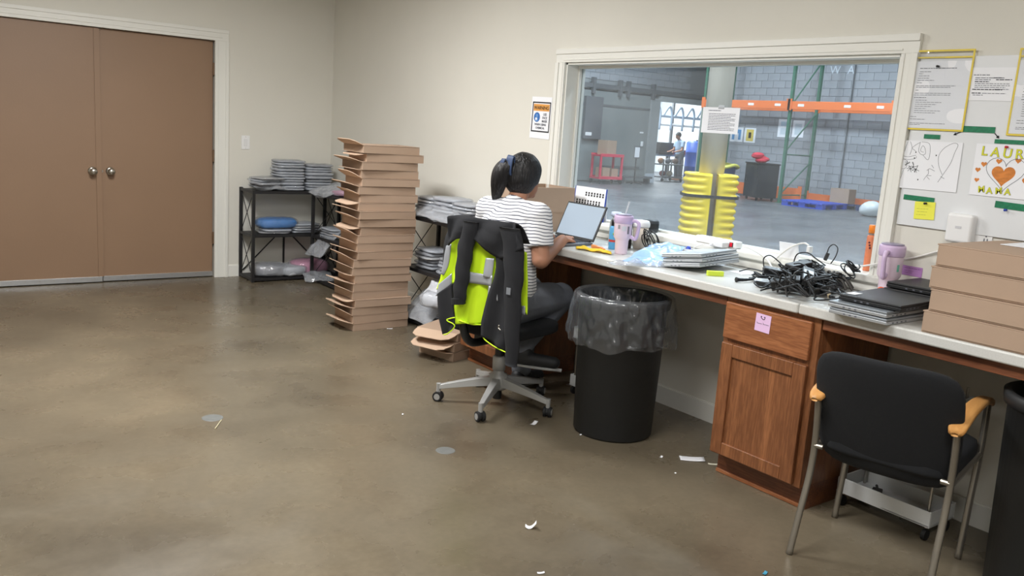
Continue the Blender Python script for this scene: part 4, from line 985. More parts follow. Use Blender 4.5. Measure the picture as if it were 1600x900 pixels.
# tape roll with blue knob, papers
q = PZ(1075, 402, CT)
t = thing('tape_roll', 'white tape roll with blue core standing against the sill', 'tape', (-.10, PX(1075, 395, -.1).y, CT + .0))
MB().lathe([(.022, 0), (.042, 0), (.043, .004), (.043, .044), (.042, .048), (.022, .048), (.022, 0)], 30, cap=False).build('tape', mat('white_tape', (222, 222, 220), .45), t, smooth=False)
MB().lathe([(0, .02), (.018, .02), (.014, .05), (.008, .062), (0, .063)], 18).build('blue_cap', mat('blue_cap', (50, 80, 190), .4), t, smooth=True)
o = MB().box(-.07, .07, -.05, .05, 0, .002).build('paper_sheet', M_paper); q = PX(1120, 400, -.11); o.location = (-.12, q.y, CT + .0005); o.rotation_euler = (0, 0, .3); tag(o, 'white paper slip on the worktop behind the silver laptops', 'paper')
o = MB().box(-.06, .06, -.05, .05, 0, .002).build('paper_sheet', M_paper); q = PZ(1175, 426, CT); o.location = (q.x - .05, q.y, CT + .0005); o.rotation_euler = (0, 0, -.2); tag(o, 'white paper slip left of the black cable heap', 'paper')
q = PZ(1117, 431, CT)
o = MB().box(-.038, .038, -.012, .012, 0, .022).build('lime_note', mat('lime_note_paper', (206, 226, 70), .7), None, bevel=.001); o.location = (q.x, q.y, CT + .0005); o.rotation_euler = (0, 0, radians(-32)); tag(o, 'lime sticky note pad in front of the silver laptops', 'note pad')
# ---------------------------------------------------------------- sill items
SZ = WZ0 + .0125
q0 = PX(1100, 366, .05); q1 = PX(1158, 372, .03)
d_ = q1 - q0; rz_ = atan2(d_.y, d_.x); Lh = d_.length / 2
t = thing('power_strip', 'white power strip with red switch lying on the window sill', 'power strip', (.015, (q0.y + q1.y) / 2, SZ), radians(-92))
MB().box(-.14, .14, -.027, .027, 0, .036).build('body', M_white, t, bevel=.008, seg=3)
b = MB()
for k in range(4):
    x = -.115 + k * .048
    for dx, dy in ((-.008, -.008), (-.008, .008), (.009, 0)): b.box(x + dx - .004, x + dx + .004, dy - .0015, dy + .0015, .0358, .0366)
b.build('socket_slots', M_ink, t)
MB().box(.098, .122, -.0285, -.026, .006, .03).build('switch_bezel', M_blk, t); MB().box(.102, .118, -.031, -.0285, .008, .028).build('rocker_switch', mat('red_switch', (214, 28, 52), .35, emit=.25), t, bevel=.002)
t = thing('charger_plug', 'white charger block plugged into the power strip', 'charger', (-.045, PX(1128, 372, -.03).y, SZ), radians(-92))
MB().box(-.045, .045, -.028, .024, .0, .03).build('body', M_white, t, bevel=.006); MB().cyl((-.02, -.028, .012), (-.02, -.04, .012), .004, n=8).build('strain_relief', M_white, t)
def cord(name, label, pts, r, m_, group=None):
    o = MB().tube(smooth_path(pts, 7), r, 7).build(name, m_, None, smooth=True); return tag(o, label, 'cord', group)
cord('white_cable', 'thin white cord hanging from the charger to the worktop', [(-.085, -4.62, SZ + .01), (-.1, -4.56, SZ - .02), (-.075, -4.53, CT + .03), (-.06, -4.50, CT + .006), (-.09, -4.45, CT + .005)], .0025, M_cordw)
cord('white_cable', 'thick white cord running from the power strip towards the cable heap', [(.01, -4.79, SZ + .018), (-.03, -4.87, SZ + .016), (-.06, -4.98, SZ - .01), (-.1, -5.06, CT + .03), (-.12, -5.12, CT + .03)], .0042, M_cordw)
pc = [PX(1208, 408, -.07), PX(1225, 393, -.03), PX(1240, 384, -.01), PX(1256, 380, .0), PX(1264, 384, .0)]
cord('white_cable', 'white cord arching up out of the cable heap against the window', pc, .0042, M_cordw)
o = MB().box(-.014, .014, -.009, .009, -.016, .016).build('cord_plug', M_white, None, bevel=.003); o.location = PX(1265, 390, .0); tag(o, 'white plug on the end of the arching cord', 'plug')
pc = [PX(1290, 408, -.03), PX(1305, 400, -.03), PX(1312, 410, -.035), PX(1330, 416, -.04), PX(1372, 412, -.03)]
cord('white_cable', 'white cord running along the sill to the pink tumbler', [PX(1268, 400, -.02), PX(1290, 410, -.03), PX(1330, 417, -.035), PX(1360, 414, -.035), PX(1395, 408, -.02), PX(1430, 402, -.012), PX(1475, 390, -.012)], .004, M_cordw)
o = MB().box(-.001, .001, -.05, .05, 0, .08).build('note_card', M_paper); q = PX(1233, 392, .01); o.location = (.02, q.y, SZ); o.rotation_euler = (0, radians(-18), radians(6)); tag(o, 'white card leaning against the window glass on the sill', 'card')
q = PX(1352, 411, .02)
t = thing('spray_tube', 'tall orange spray can with orange cap on the sill corner', 'spray can', (.078, PX(1355, 412, .078).y, SZ))
MB().lathe([(0, 0), (.0158, 0), (.0165, .004), (.0165, .155), (.0135, .163), (0, .163)], 24).build('can', mat('orange_can', (226, 132, 92), .45, var=.15, vscale=30), t, smooth=True)
MB().lathe([(.0115, .16), (.0115, .175), (0, .175)], 20).build('collar', mat('grey_collar', (140, 130, 120), .5), t)
MB().lathe([(.014, .172), (.014, .205), (.011, .209), (0, .209)], 20).build('cap', mat('bright_orange_cap', (250, 140, 40), .4), t, smooth=True)
b = MB()
for k in range(3): b.ell((-.0145, -.004 - .003 * k, .13 - k * .012), (.004, .005, .005), 8, 6)
b.build('logo_print', mat('maroon_print', (90, 30, 40), .6), t)
# desk calendar at the window
q = PX(921, 306, .02)
t = thing('desk_calendar', 'white desk calendar with rows of numbers standing on the sill behind the laptop', 'calendar', (.05, PX(921, 300, .05).y, SZ))
R = Matrix.Rotation(radians(4), 4, 'Y')
hw = abs(PX(897, 300, .05).y - PX(944, 303, .05).y) / 2
HC = .2
MB().box(-.002, .002, -hw, hw, 0, HC, R).build('page', M_paper, t)
MB().box(-.003, .003, -hw - .006, -hw, 0, HC, R).box(-.003, .003, hw, hw + .006, 0, HC, R).build('blue_edge', mat('blue_edge', (46, 74, 170), .5), t)
b = MB()
for row, cols in ((.145, range(3, 10)), (.095, range(0, 9)), (.05, range(0, 9))):
    for c_ in cols:
        yy = hw - .02 - c_ * (2 * hw - .03) / 9.6
        for z_ in (0, .014): b.box(-.0036, -.002, yy - .010, yy + .002, row + z_, row + z_ + .011, R)
b.build('dates', M_black_ink, t)
MB().box(.033, .036, -hw, hw, 0, HC * .97, Matrix.Rotation(radians(-4.5), 4, 'Y')).build('stand_back', M_paper, t)

# ---------------------------------------------------------------- cable heap
hc = Vector((-.22, -5.19, CT)); rr = random.Random(5)
M_adapt = mat('adapter_black', (18, 18, 20), .38)
def adapter(loc, rot, label, sticker=False, s=1.0):
    t = thing('power_adapter', label, 'adapter', loc, 0, 'laptop power adapters in the heap', rot)
    MB().box(-.06 * s, .06 * s, -.026 * s, .026 * s, -.014, .014).build('brick', M_adapt, t, bevel=.006, seg=3)
    if sticker: MB().box(-.042, .03, -.02, .02, .0141, .0147).build('rating_label', mat('pale_label', (206, 220, 230), .5), t)
    MB().tube(smooth_path([(.06 * s, 0, 0), (.085 * s, .01, .0), (.10 * s, .035, -.003), (.08 * s, .06, -.004)], 5), .003, 6).build('lead', M_cord, t, smooth=True)
    return t
adapter(PZ(1262, 432, CT + .085), (.25, -.35, radians(35)), 'black laptop adapter with a pale label on top of the cable heap', True)
adapter(PZ(1215, 425, CT + .07), (.1, .1, radians(-50)), 'black laptop adapter lying high on the left of the cable heap')
adapter(PZ(1225, 447, CT + .03), (.15, .05, radians(-38)), 'black laptop adapter low at the front of the cable heap')
adapter(PZ(1262, 412, CT + .08), (-.2, .2, radians(15)), 'black laptop adapter at the back of the cable heap under looped cords')
adapter(PZ(1195, 442, CT + .02), (.3, .0, radians(-75)), 'small black adapter with white label at the left foot of the heap', True, .6)
adapter(PZ(1300, 440, CT + .035), (.1, -.1, radians(70)), 'black laptop adapter in the right of the cable heap')
adapter(PZ(1240, 430, CT + .055), (.2, .25, radians(-20)), 'black laptop adapter in the middle of the heap beside the labelled one')
adapter(PZ(1285, 436, CT + .055), (-.1, .3, radians(50)), 'black laptop adapter right of the labelled one in the heap')
adapter(PZ(1248, 415, CT + .10), (.1, -.15, radians(-10)), 'black laptop adapter perched highest at the back of the heap')
adapter(PZ(1228, 440, CT + .06), (.3, -.2, radians(-60)), 'black laptop adapter tilted on the left shoulder of the heap')
adapter(PZ(1290, 450, CT + .03), (.1, .1, radians(20)), 'black laptop adapter low at the right front of the heap')
adapter(PZ(1268, 455, CT + .02), (1.35, 0, radians(-30)), 'black plug adapter standing at the front of the cable heap', False, .55)
spots = [(1186, 438, .004, .035), (1203, 434, .02, .042), (1222, 446, .004, .045), (1226, 432, .045, .045), (1240, 452, .004, .045), (1246, 438, .05, .05), (1250, 422, .055, .045), (1266, 450, .02, .045), (1272, 430, .06, .045), (1282, 440, .045, .045), (1288, 455, .004, .04), (1292, 424, .055, .042), (1303, 442, .03, .045), (1310, 430, .03, .04), (1318, 448, .004, .04), (1326, 436, .015, .04)]
for k, (u, v, dz, r_) in enumerate(spots):
    p = PZ(u, v, CT + dz); p.x = min(p.x, -.10)
    T = Matrix.Rotation(rr.uniform(-.35, .35), 4, 'X') @ Matrix.Rotation(rr.uniform(-.35, .35), 4, 'Y') @ Matrix.Rotation(rr.uniform(0, 6), 4, 'Z')
    coil('power_cable', 'tangled black power cable in the heap, %s of sixteen from left to right' % ORD[k], p, r_, 6, T, 20 + k, .0036, .034, group='black cables in the heap', flat=.62)
for k in range(20):
    u0 = 1194 + k * 6.6; v0 = 446 - 12 * sin(k * 1.9); p0 = PZ(u0, v0, CT + .03 + .02 * (k % 3)); p0.x = min(p0.x, -.11); P = [p0]
    for q in range(5):
        a_ = rr.uniform(0, 6.28); P.append(Vector((max(-.575, min(-.09, p0.x + .055 * cos(a_ + q * 1.3))), p0.y + .055 * sin(a_ + q * 1.3), CT + rr.uniform(.01, .125 - abs(k - 9.5) * .007))))
    cord('loose_cable', 'loose black cable loop on the heap, %s of twenty from left to right' % ORD[k], P, .0036, M_cord, 'loose cable loops')
cord('power_cable', 'black cord looping high over the left of the cable heap', [PX(1195, 425, -.2), PX(1193, 405, -.19), PX(1203, 399, -.18), PX(1216, 408, -.17), PX(1225, 418, -.16)], .003, M_cord)
cord('power_cable', 'black cord looping over the top of the cable heap', [PX(1240, 410, -.16), PX(1246, 397, -.15), PX(1262, 395, -.14), PX(1275, 404, -.14), PX(1290, 415, -.13)], .003, M_cord)
cord('power_cable', 'black cord trailing left from the heap with a round plug end', [PZ(1150, 437, CT + .012), PZ(1168, 437, CT + .012), PZ(1185, 434, CT + .015), PZ(1205, 430, CT + .03)], [.012, .011, .009, .008, .008, .007, .007, .006, .006, .006, .006, .005, .005, .005, .005, .005, .005, .005, .005, .005, .005, .005][:22], M_cord)
cord('power_cable', 'thin black cord curving between the silver laptops and the heap', [PZ(1155, 424, CT + .02), PZ(1172, 420, CT + .035), PZ(1190, 424, CT + .04), PZ(1200, 432, CT + .03)], .0028, M_cord)
uc = [PX(1292, 396, -.06), PX(1296, 386, -.05), PX(1303, 382, -.045), PX(1309, 388, -.05), PX(1306, 400, -.06), PX(1298, 412, -.08)]
cord('usb_cable', 'thin black cord curling up above the heap', uc, .0026, M_cord)
a0 = PX(1292, 397, -.06)
o = MB().box(-.008, .008, -.006, .006, -.018, .018).build('usb_plug', M_blk, None, bevel=.002); o.location = a0 - Vector((0, 0, .012)); o.rotation_euler = (.2, .2, 0); tag(o, 'black plug hanging on the curled cord above the heap', 'plug')
M_fan = mat('dark_grey_cable', (64, 60, 56), .55)
# grey cable bundle and flat leads at the right of the heap
for k in range(14):
    p = PZ(1334, 438, CT + .03); p.x = min(p.x, -.13); a = radians(-100 + k * 15)
    d = Vector((cos(a), sin(a), 0)); ln = 1 + .25 * sin(k * 2.2); P = [p - d * .02, p + d * .03 * ln + Vector((0, 0, .022 + .012 * (k % 3))), p + d * .06 * ln + Vector((0, 0, .016)), p + d * .085 * ln - Vector((0, 0, .018))]
    P = [Vector((min(x.x, -.055), x.y, max(x.z, CT + .007))) for x in P]
    cord('cable_bundle', 'dark grey cable end fanned out right of the heap, %s of fourteen' % ORD[k], P, .006, M_fan, 'fanned grey cables')
coil('power_cable', 'black cord wound up at the far right behind the fanned cables', PX(1325, 425, -.1), .035, 5, Matrix.Rotation(.6, 4, 'X'), 44, .0032, .04)
o = MB().lathe([(.018, -.006), (.021, -.006), (.021, .006), (.018, .006), (.018, -.006)], 22, cap=False).build('rubber_band', mat('tan_rubber', (206, 186, 150), .6)); o.location = PZ(1296, 462, CT + .02); o.rotation_euler = (1.2, .3, .4); tag(o, 'tan rubber band around a cord end in front of the heap', 'rubber band')
cord('power_cable', 'cord end held by a tan rubber band in front of the heap', [PZ(1283, 448, CT + .03), PZ(1290, 456, CT + .022), PZ(1297, 463, CT + .02), PZ(1303, 466, CT + .014)], .009, M_cord)

# ---------------------------------------------------------------- notices and whiteboard on the window wall
def paper(name, label, cat, y0, y1, z0, z1, d=.002, m_=None, roll=0, th=.0008, group=None):
    """sheet between y0 (left) and y1 (right); returns thing and its frame at the lower left corner"""
    w_, h_ = abs(y1 - y0), z1 - z0
    c = Vector((-d, (y0 + y1) / 2, (z0 + z1) / 2)); t = thing(name, label, cat, c, 0, group)
    M = wallM(c.y, c.z, d, roll)
    MB().box(-w_ / 2, w_ / 2, -h_ / 2, h_ / 2, 0, th, M).build('sheet', m_ or M_paper, t, world=True)
    return t, M @ Matrix.Translation((-w_ / 2, -h_ / 2, th)), w_, h_
def lines(t, M, rows, m_=None, name='printed_text', th=.0004):
    b = MB()
    for x0, x1, z, h in rows:
        r = random.Random(int(z * 1e5) + int(x0 * 1e4)); x = x0
        while x < x1:
            e = min(x1, x + r.uniform(.006, .02)); b.box(x, e, z, z + h, 0, th, M); x = e + .0025
    b.build(name, m_ or M_ink, t, world=True)
# warning sign
t, M, w_, h_ = paper('warning_sign', 'framed WARNING face mask sign on white paper left of the window', 'sign', -2.985, -3.19, 1.414, 1.68, .002, roll=radians(-1))
b = MB(); fx0, fx1, fz0, fz1 = .012, w_ - .008, .042, h_ - .032
for q in ((fx0, fx1, fz0, fz0 + .008), (fx0, fx1, fz1 - .008, fz1), (fx0, fx0 + .008, fz0, fz1), (fx1 - .008, fx1, fz0, fz1)): b.box(*q, 0, .0012, M)
b.build('black_border', M_black_ink, t, world=True)
MB().box(fx0 + .012, fx1 - .012, fz1 - .058, fz1 - .014, 0, .001, M).build('orange_banner', mat('warning_orange', (226, 160, 80), .6), t, world=True)
text('heading', 'WARNING', .031, M @ Matrix.Translation(((fx0 + fx1) / 2, fz1 - .048, .0012)), M_black_ink, t, 'CENTER', .0006)
cxm, czm = fx0 + .052, fz1 - .098
b = MB().lathe([(0, 0), (.031, 0), (.031, .001), (0, .001)], 28, M=M @ Matrix.Translation((cxm, czm, 0))); b.build('blue_disc', mat('mandatory_blue', (48, 104, 176), .6), t, world=True)
b = MB().lathe([(0, .001), (.012, .001), (.012, .0016), (0, .0016)], 18, M=M @ Matrix.Translation((cxm, czm + .010, 0))); b.box(-.014, .014, -.026, -.004, .001, .0016, M @ Matrix.Translation((cxm, czm, 0))); b.build('head_pictogram', mat('mandatory_blue_light', (104, 150, 206), .6), t, world=True)
MB().box(-.014, .003, -.018, -.003, .0016, .0022, M @ Matrix.Translation((cxm, czm, 0))).build('mask_pictogram', M_paper, t, world=True)
for k, s_ in enumerate(('USE', 'FACE', 'MASK')): text('instruction', s_, .021, M @ Matrix.Translation((fx1 - .052, fz1 - .085 - k * .022, .001)), M_ink, t, 'CENTER', .0004)
for k, s_ in enumerate(('WHEN USING', 'CHEMICAL')): text('instruction', s_, .019, M @ Matrix.Translation(((fx0 + fx1) / 2, fz0 + .042 - k * .022, .001)), M_ink, t, 'CENTER', .0004)
# notice taped to the glass
c0 = PX(1098, 167, .1); c1 = PX(1151, 210, .1)
t = thing('window_notice', 'white printed notice taped to the window glass in front of the column', 'notice', (.104, (c0.y + c1.y) / 2, (c0.z + c1.z) / 2))
w_, h_ = c0.y - c1.y, c0.z - c1.z; M = wallM(t.location.y, t.location.z, -.106) @ Matrix.Translation((-w_ / 2, -h_ / 2, 0))
MB().box(0, w_, 0, h_, 0, .001, M).build('sheet', M_paper, t, world=True)
lines(t, M @ Matrix.Translation((0, 0, .001)), [(w_ * .16, w_ * .5, h_ * .86, .004)] + [(w_ * .18, w_ * (.9 - .12 * (k % 3 == 2)), h_ * (.74 - .062 * k), .003) for k in range(11)])
MB().box(w_ * .42, w_ * .58, h_ - .008, h_ + .012, .001, .0014, M).build('tape', plastic_film('clear_tape', clear=.6), t, world=True)
# whiteboard
t = thing('whiteboard', 'white board on the wall right of the window, covered with papers', 'whiteboard', (-.001, -6.2, 1.53))
MB().box(-.010, 0, -.617, .617, -.352, .345).build('board', mat('white_board', (226, 228, 230), .3), t, bevel=.002)
WBD = .0115
def green(y0, y1, z0, z1, k, roll=0):
    t, M, w_, h_ = paper('green_tape', 'strip of green glittery tape on the whiteboard, ' + k, 'tape strip', y0, y1, z0, z1, WBD + .0015, GRN, roll, group='green tape strips')
GRN = mat('green_tape', (24, 128, 88), .5, var=.3, vscale=80)
def clip(y, z, label, m_=None, d=WBD + .004):
    t = thing('push_pin', label, 'push pin', (-d, y, z)); R = Matrix.Rotation(-pi / 2, 4, 'Y')
    MB().lathe([(0, 0), (.0045, 0), (.0045, .002), (.0028, .004), (.0028, .009), (.005, .012), (.005, .014), (0, .014)], 12, M=R).build('head', m_ or M_blk, t, smooth=True)
    MB().cyl((0.003, 0, 0), (0, 0, 0), .0006, n=6).build('needle', M_steel, t)
M_yf = mat('yellow_vinyl_edge', (224, 200, 74), .4)
def framed(y0, y1, z0, z1, label, name='document_holder', paper_=True):
    c = Vector((-WBD - .003, (y0 + y1) / 2, (z0 + z1) / 2)); t = thing(name, label, 'document holder', c); w_, h_ = abs(y1 - y0), z1 - z0
    M = wallM(c.y, c.z, WBD + .003) @ Matrix.Translation((-w_ / 2, -h_ / 2, 0))
    e = .0075
    for q in ((0, w_, 0, e), (0, w_, h_ - e, h_), (0, e, e, h_ - e), (w_ - e, w_, e, h_ - e), (e, w_ - e, h_ - .034, h_ - .027)): MB().box(*q, 0, .003, M).build('edge_strip', M_yf, t, bevel=.0008, world=True)
    MB().box(e, w_ - e, .008, h_ - .045, .0005, .0012, M).build('document', M_paper, t, world=True)
    Q = M @ Matrix.Translation((.03, 0, .0012))
    z = h_ - .075; rows = [(.012, .165, z, .003), (.012, .06, z - .013, .0022), (.01, .03, z - .021, .002), (.01, .055, z - .03, .002), (.008, .055, z - .039, .002), (.008, .078, z - .048, .002), (.008, .03, z - .058, .002)]
    rows += [(.006, .17, z - .07, .002), (.006, .15, z - .076, .002), (.006, .02, z - .088, .002), (.004, .155, z - .1, .002), (.004, .155, z - .107, .002), (.004, .055, z - .118, .0026)]
    rows += [(.012, .012 + .05 + .02 * ((k * 7) % 4), z - .128 - k * .0085, .0018) for k in range(7)] + [(.0, .025, z - .196, .002), (.0, .065, z - .206, .002), (.0, .15, z - .222, .002), (.0, .045, z - .228, .002)]
    lines(t, Q, rows)
    def gl(i, j):
        return M @ Vector((e + (w_ - 2 * e) * i, e + (h_ - 2 * e) * j, .0035 + .0035 * sin(i * 4 + 1) * sin(j * 9) + .003 * sin(i * 17) * j ** 3))
    MB().grid(24, 24, gl).build('clear_cover', plastic_film('clear_sleeve', (250, 250, 250), .93, .04, .05, 9), t, smooth=True, world=True)
    return t
framed(-5.548, -5.806, 1.578, 1.902, 'yellow edged clear holder with a printed page beside the window')
framed(-5.972, -6.22, 1.572, 1.90, 'yellow edged clear holder cut off by the right picture edge')
clip(-5.668, 1.835, 'black pin holding the page in the yellow edged holder', d=WBD + .007)
t, M, w_, h_ = paper('notice_sheet', 'white printed notice with bold words between the two yellow holders', 'notice', -5.800, -5.970, 1.702, 1.829, WBD + .001, roll=radians(-.5))
lines(t, M, [(.012, .075, h_ - .03, .003), (.02, .13, h_ - .041, .0026), (.02, .08, h_ - .048, .0026), (.022, .155, h_ - .063, .0022), (.022, .155, h_ - .070, .0022), (.022, .14, h_ - .077, .0022), (.1, .155, h_ - .084, .0022), (.055, .145, h_ - .1, .0022), (.02, .06, h_ - .107, .0022)])
lines(t, M, [(.09, .12, h_ - .041, .0032), (.1, .16, h_ - .048, .0032), (.02, .075, h_ - .056, .0032), (.015, .13, h_ - .086, .0034), (.015, .05, h_ - .1, .0034)], M_black_ink, 'bold_text')
# pencil drawing
t, M, w_, h_ = paper('pencil_drawing', 'white sheet with black pencil scribbles left on the whiteboard', 'drawing', -5.540, -5.815, 1.334, 1.534, WBD + .002, roll=radians(.6), th=.0012)
def stroke(P, r=.0011): 
    return MB().tube([M @ Vector((x * w_, y * h_, .0003)) for x, y in smooth_path2(P)], r * .6, 4)
def smooth_path2(P): return [(p.x, p.y) for p in smooth_path([(x, y, 0) for x, y in P], 5)]
pics = [[(.02, .78), (.08, .82), (.1, .95)], [(.16, .98), (.13, .78), (.12, .68), (.2, .66), (.32, .7)], [(.2, .98), (.24, .85), (.22, .7)], [(.24, .85), (.3, .92), (.36, .97)], [(.24, .84), (.31, .78)],
        [(.12, .62), (.2, .6), (.31, .63), (.33, .68)], [(.36, .98), (.35, .8), (.4, .72), (.46, .74), (.44, .86), (.4, .9), (.38, .8), (.43, .77)], [(.38, .98), (.5, .95), (.53, .75), (.51, .62), (.42, .72)],
        [(.03, .44), (.05, .54), (.14, .6), (.2, .54), (.18, .42), (.08, .4), (.03, .44)], [(.05, .38), (.03, .1)], [(.15, .38), (.11, .1)], [(.03, .1), (.11, .1)], [(.07, .3), (.12, .28)],
        [(.74, .3), (.8, .26)], [(.71, .18), (.78, .36), (.86, .58), (.9, .8), (.93, .95), (.86, .98), (.74, .88), (.67, .72), (.69, .52), (.76, .34)],
        [(.52, .4), (.56, .44), (.64, .4)], [(.54, .42), (.55, .34), (.52, .28), (.49, .2)], [(.53, .28), (.58, .22)], [(.53, .3), (.6, .3)], [(.58, .52), (.62, .46)]]
b = MB()
for P in pics: s_ = stroke(P); b.add(s_.v, s_.f)
b.build('pencil_lines', mat('pencil_grey', (90, 90, 96), .8), t, world=True)
b = MB(); r_ = random.Random(3)
for cx_, cy_, rr_ in ((.2, .52, .03), (.3, .46, .05), (.35, .42, .04), (.26, .42, .04)):
    for k in range(7):
        a = r_.uniform(0, 6.28); s_ = stroke([(cx_, cy_), (cx_ + rr_ * .5 * cos(a), cy_ + rr_ * .7 * sin(a)), (cx_ + rr_ * 1.5 * cos(a + .3), cy_ + rr_ * 2.0 * sin(a + .3))], .0014); b.add(s_.v, s_.f)
for cx_, cy_ in ((.63, .72), (.4, .2), (.31, .76), (.3, .64)): b.ell(M @ Vector((cx_ * w_, cy_ * h_, .0004)), (.0006, .0025, .003), 8, 6)
b.build('ink_marks', M_black_ink, t, world=True)
# heart drawing with letters
t, M, w_, h_ = paper('heart_drawing', 'crayon drawing with an orange heart and yellow letters on the whiteboard', 'drawing', -5.868, -6.12, 1.334, 1.536, WBD + .002, roll=radians(0), th=.0012)
M_or = mat('orange_crayon', (222, 138, 66), .8, var=.25, vscale=90, stretch=(1, .4, 1)); M_ycr = mat('yellow_crayon', (214, 214, 60), .8)
def heart(cx_, cy_, s_, rot=0): return [(cx_ + s_ * (cos(rot) * x - sin(rot) * y), cy_ + s_ * (sin(rot) * x + cos(rot) * y)) for x, y in [(16 * sin(a) ** 3 / 17, (13 * cos(a) - 5 * cos(2 * a) - 2 * cos(3 * a) - cos(4 * a)) / 17) for a in [k * 2 * pi / 40 for k in range(40)]]]
MB().prism(heart(.118, .086, .047), 0, .0005, M).build('heart_fill', M_or, t, world=True)
MB().tube([M @ Vector((x, y, .0006)) for x, y in heart(.124, .096, .078)], .0008, 4, closed=True).build('heart_outline', M_ink, t, world=True)
for k, (x, y, s_) in enumerate(((.04, .123, .012), (.095, .15 - .012, .012), (.02, .1, .011), (.022, .06, .01), (.205, .07, .016), (.165, .145, .012))): MB().prism(heart(x, y, s_), 0, .0005, M).build('small_heart', M_or, t, world=True)
for ch, x_, y_, sz, rl in (('L', .022, .158, .05, 0), ('A', .058, .157, .05, -4), ('U', .103, .155, .05, -3), ('R', .15, .153, .05, 2), ('A', .19, .153, .05, 0), ('M', .034, .012, .034, 8), ('A', .066, .010, .034, 5), ('M', .100, .012, .034, 8), ('A', .134, .012, .034, 4)):
    Q = M @ Matrix.Translation((x_, y_, .0006)) @ Matrix.Rotation(radians(rl), 4, 'Z')
    text('crayon_letter', ch, sz, Q, M_ycr, t, 'LEFT', .0008)
    text('letter_outline', ch, sz, Q @ Matrix.Translation((.0004, -.0004, -.0003)), M_ink, t, 'LEFT', .0016)
clip(-5.985, 1.528, 'red pin at the top of the heart drawing', mat('red_pin', (196, 30, 50), .4))
green(-5.797, -5.928, 1.578, 1.602, 'below the printed notice'); green(-5.648, -5.716, 1.544, 1.562, 'above the pencil drawing'); green(-5.60, -5.733, 1.285, 1.306, 'above the yellow note', radians(-1)); green(-5.974, -6.085, 1.292, 1.318, 'below the heart drawing', radians(-2)); green(-5.933, -6.12, 1.540, 1.556, 'just above the heart drawing')
def marker_arrow(a, b_, label):
    a = Vector((-WBD - .001, *a)); b_ = Vector((-WBD - .001, *b_)); d = (b_ - a)
    o = MB().cyl(a, b_, .0018, n=5).tube([b_ - d * .25, b_ + d * .15], [.006, .0005], 6).build('drawn_arrow', M_black_ink); tag(o, label, 'drawn arrow')
marker_arrow((-5.797, 1.578), (-5.772, 1.566), 'black arrow drawn towards the pencil drawing'); marker_arrow((-5.928, 1.578), (-5.945, 1.562), 'black arrow drawn towards the heart drawing')
t, M, w_, h_ = paper('sticky_note', 'yellow sticky note pinned to the lower left of the whiteboard', 'sticky note', -5.655, -5.742, 1.212, 1.285, WBD + .002, mat('yellow_note', (238, 236, 84), .7), roll=radians(3))
lines(t, M, [(.01, .06, h_ - .03, .0012), (.012, .055, h_ - .042, .0012), (.01, .05, h_ - .055, .0012)], mat('pencil_faint', (150, 150, 70), .8))
clip(-5.702, 1.279, 'black pin in the yellow sticky note'); clip(-6.02, 1.288, 'blue pin below the green tape', mat('blue_pin', (40, 70, 170), .4))
# wall device, outlet, purple note
t = thing('air_freshener', 'white rounded plug-in device on the wall under the whiteboard', 'plug-in device', (-.02, -5.865, 1.2))
MB().box(-.03, .018, -.052, .052, -.062, .055).build('housing', M_white, t, bevel=.012, seg=4)
MB().box(-.0315, -.03, -.012, .012, -.004, .006).build('emblem', mat('pale_emblem', (205, 205, 210), .4), t)
t = thing('wall_outlet', 'white double wall outlet beside the plug-in device', 'outlet', (-.001, -5.925, 1.165))
MB().box(-.006, 0, -.058, .058, -.04, .055).build('cover_plate', M_white, t, bevel=.002)
b = MB().box(-.0068, -.006, -.03, -.026, -.01, .002).box(-.0068, -.006, -.042, -.038, -.01, .002).box(-.0068, -.006, -.037, -.031, .008, .014); b.build('slots', M_ink, t)
t, M, w_, h_ = paper('sticky_note', 'purple sticky note on the wall beside the right tumbler', 'sticky note', -5.636, -5.724, .967, 1.008, .002, mat('purple_note', (176, 128, 186), .8))
lines(t, M, [(.008, .08, h_ - .01, .002), (.01, .05, h_ - .022, .0015), (.01, .045, h_ - .03, .0015)], mat('purple_ink', (110, 70, 120), .8))
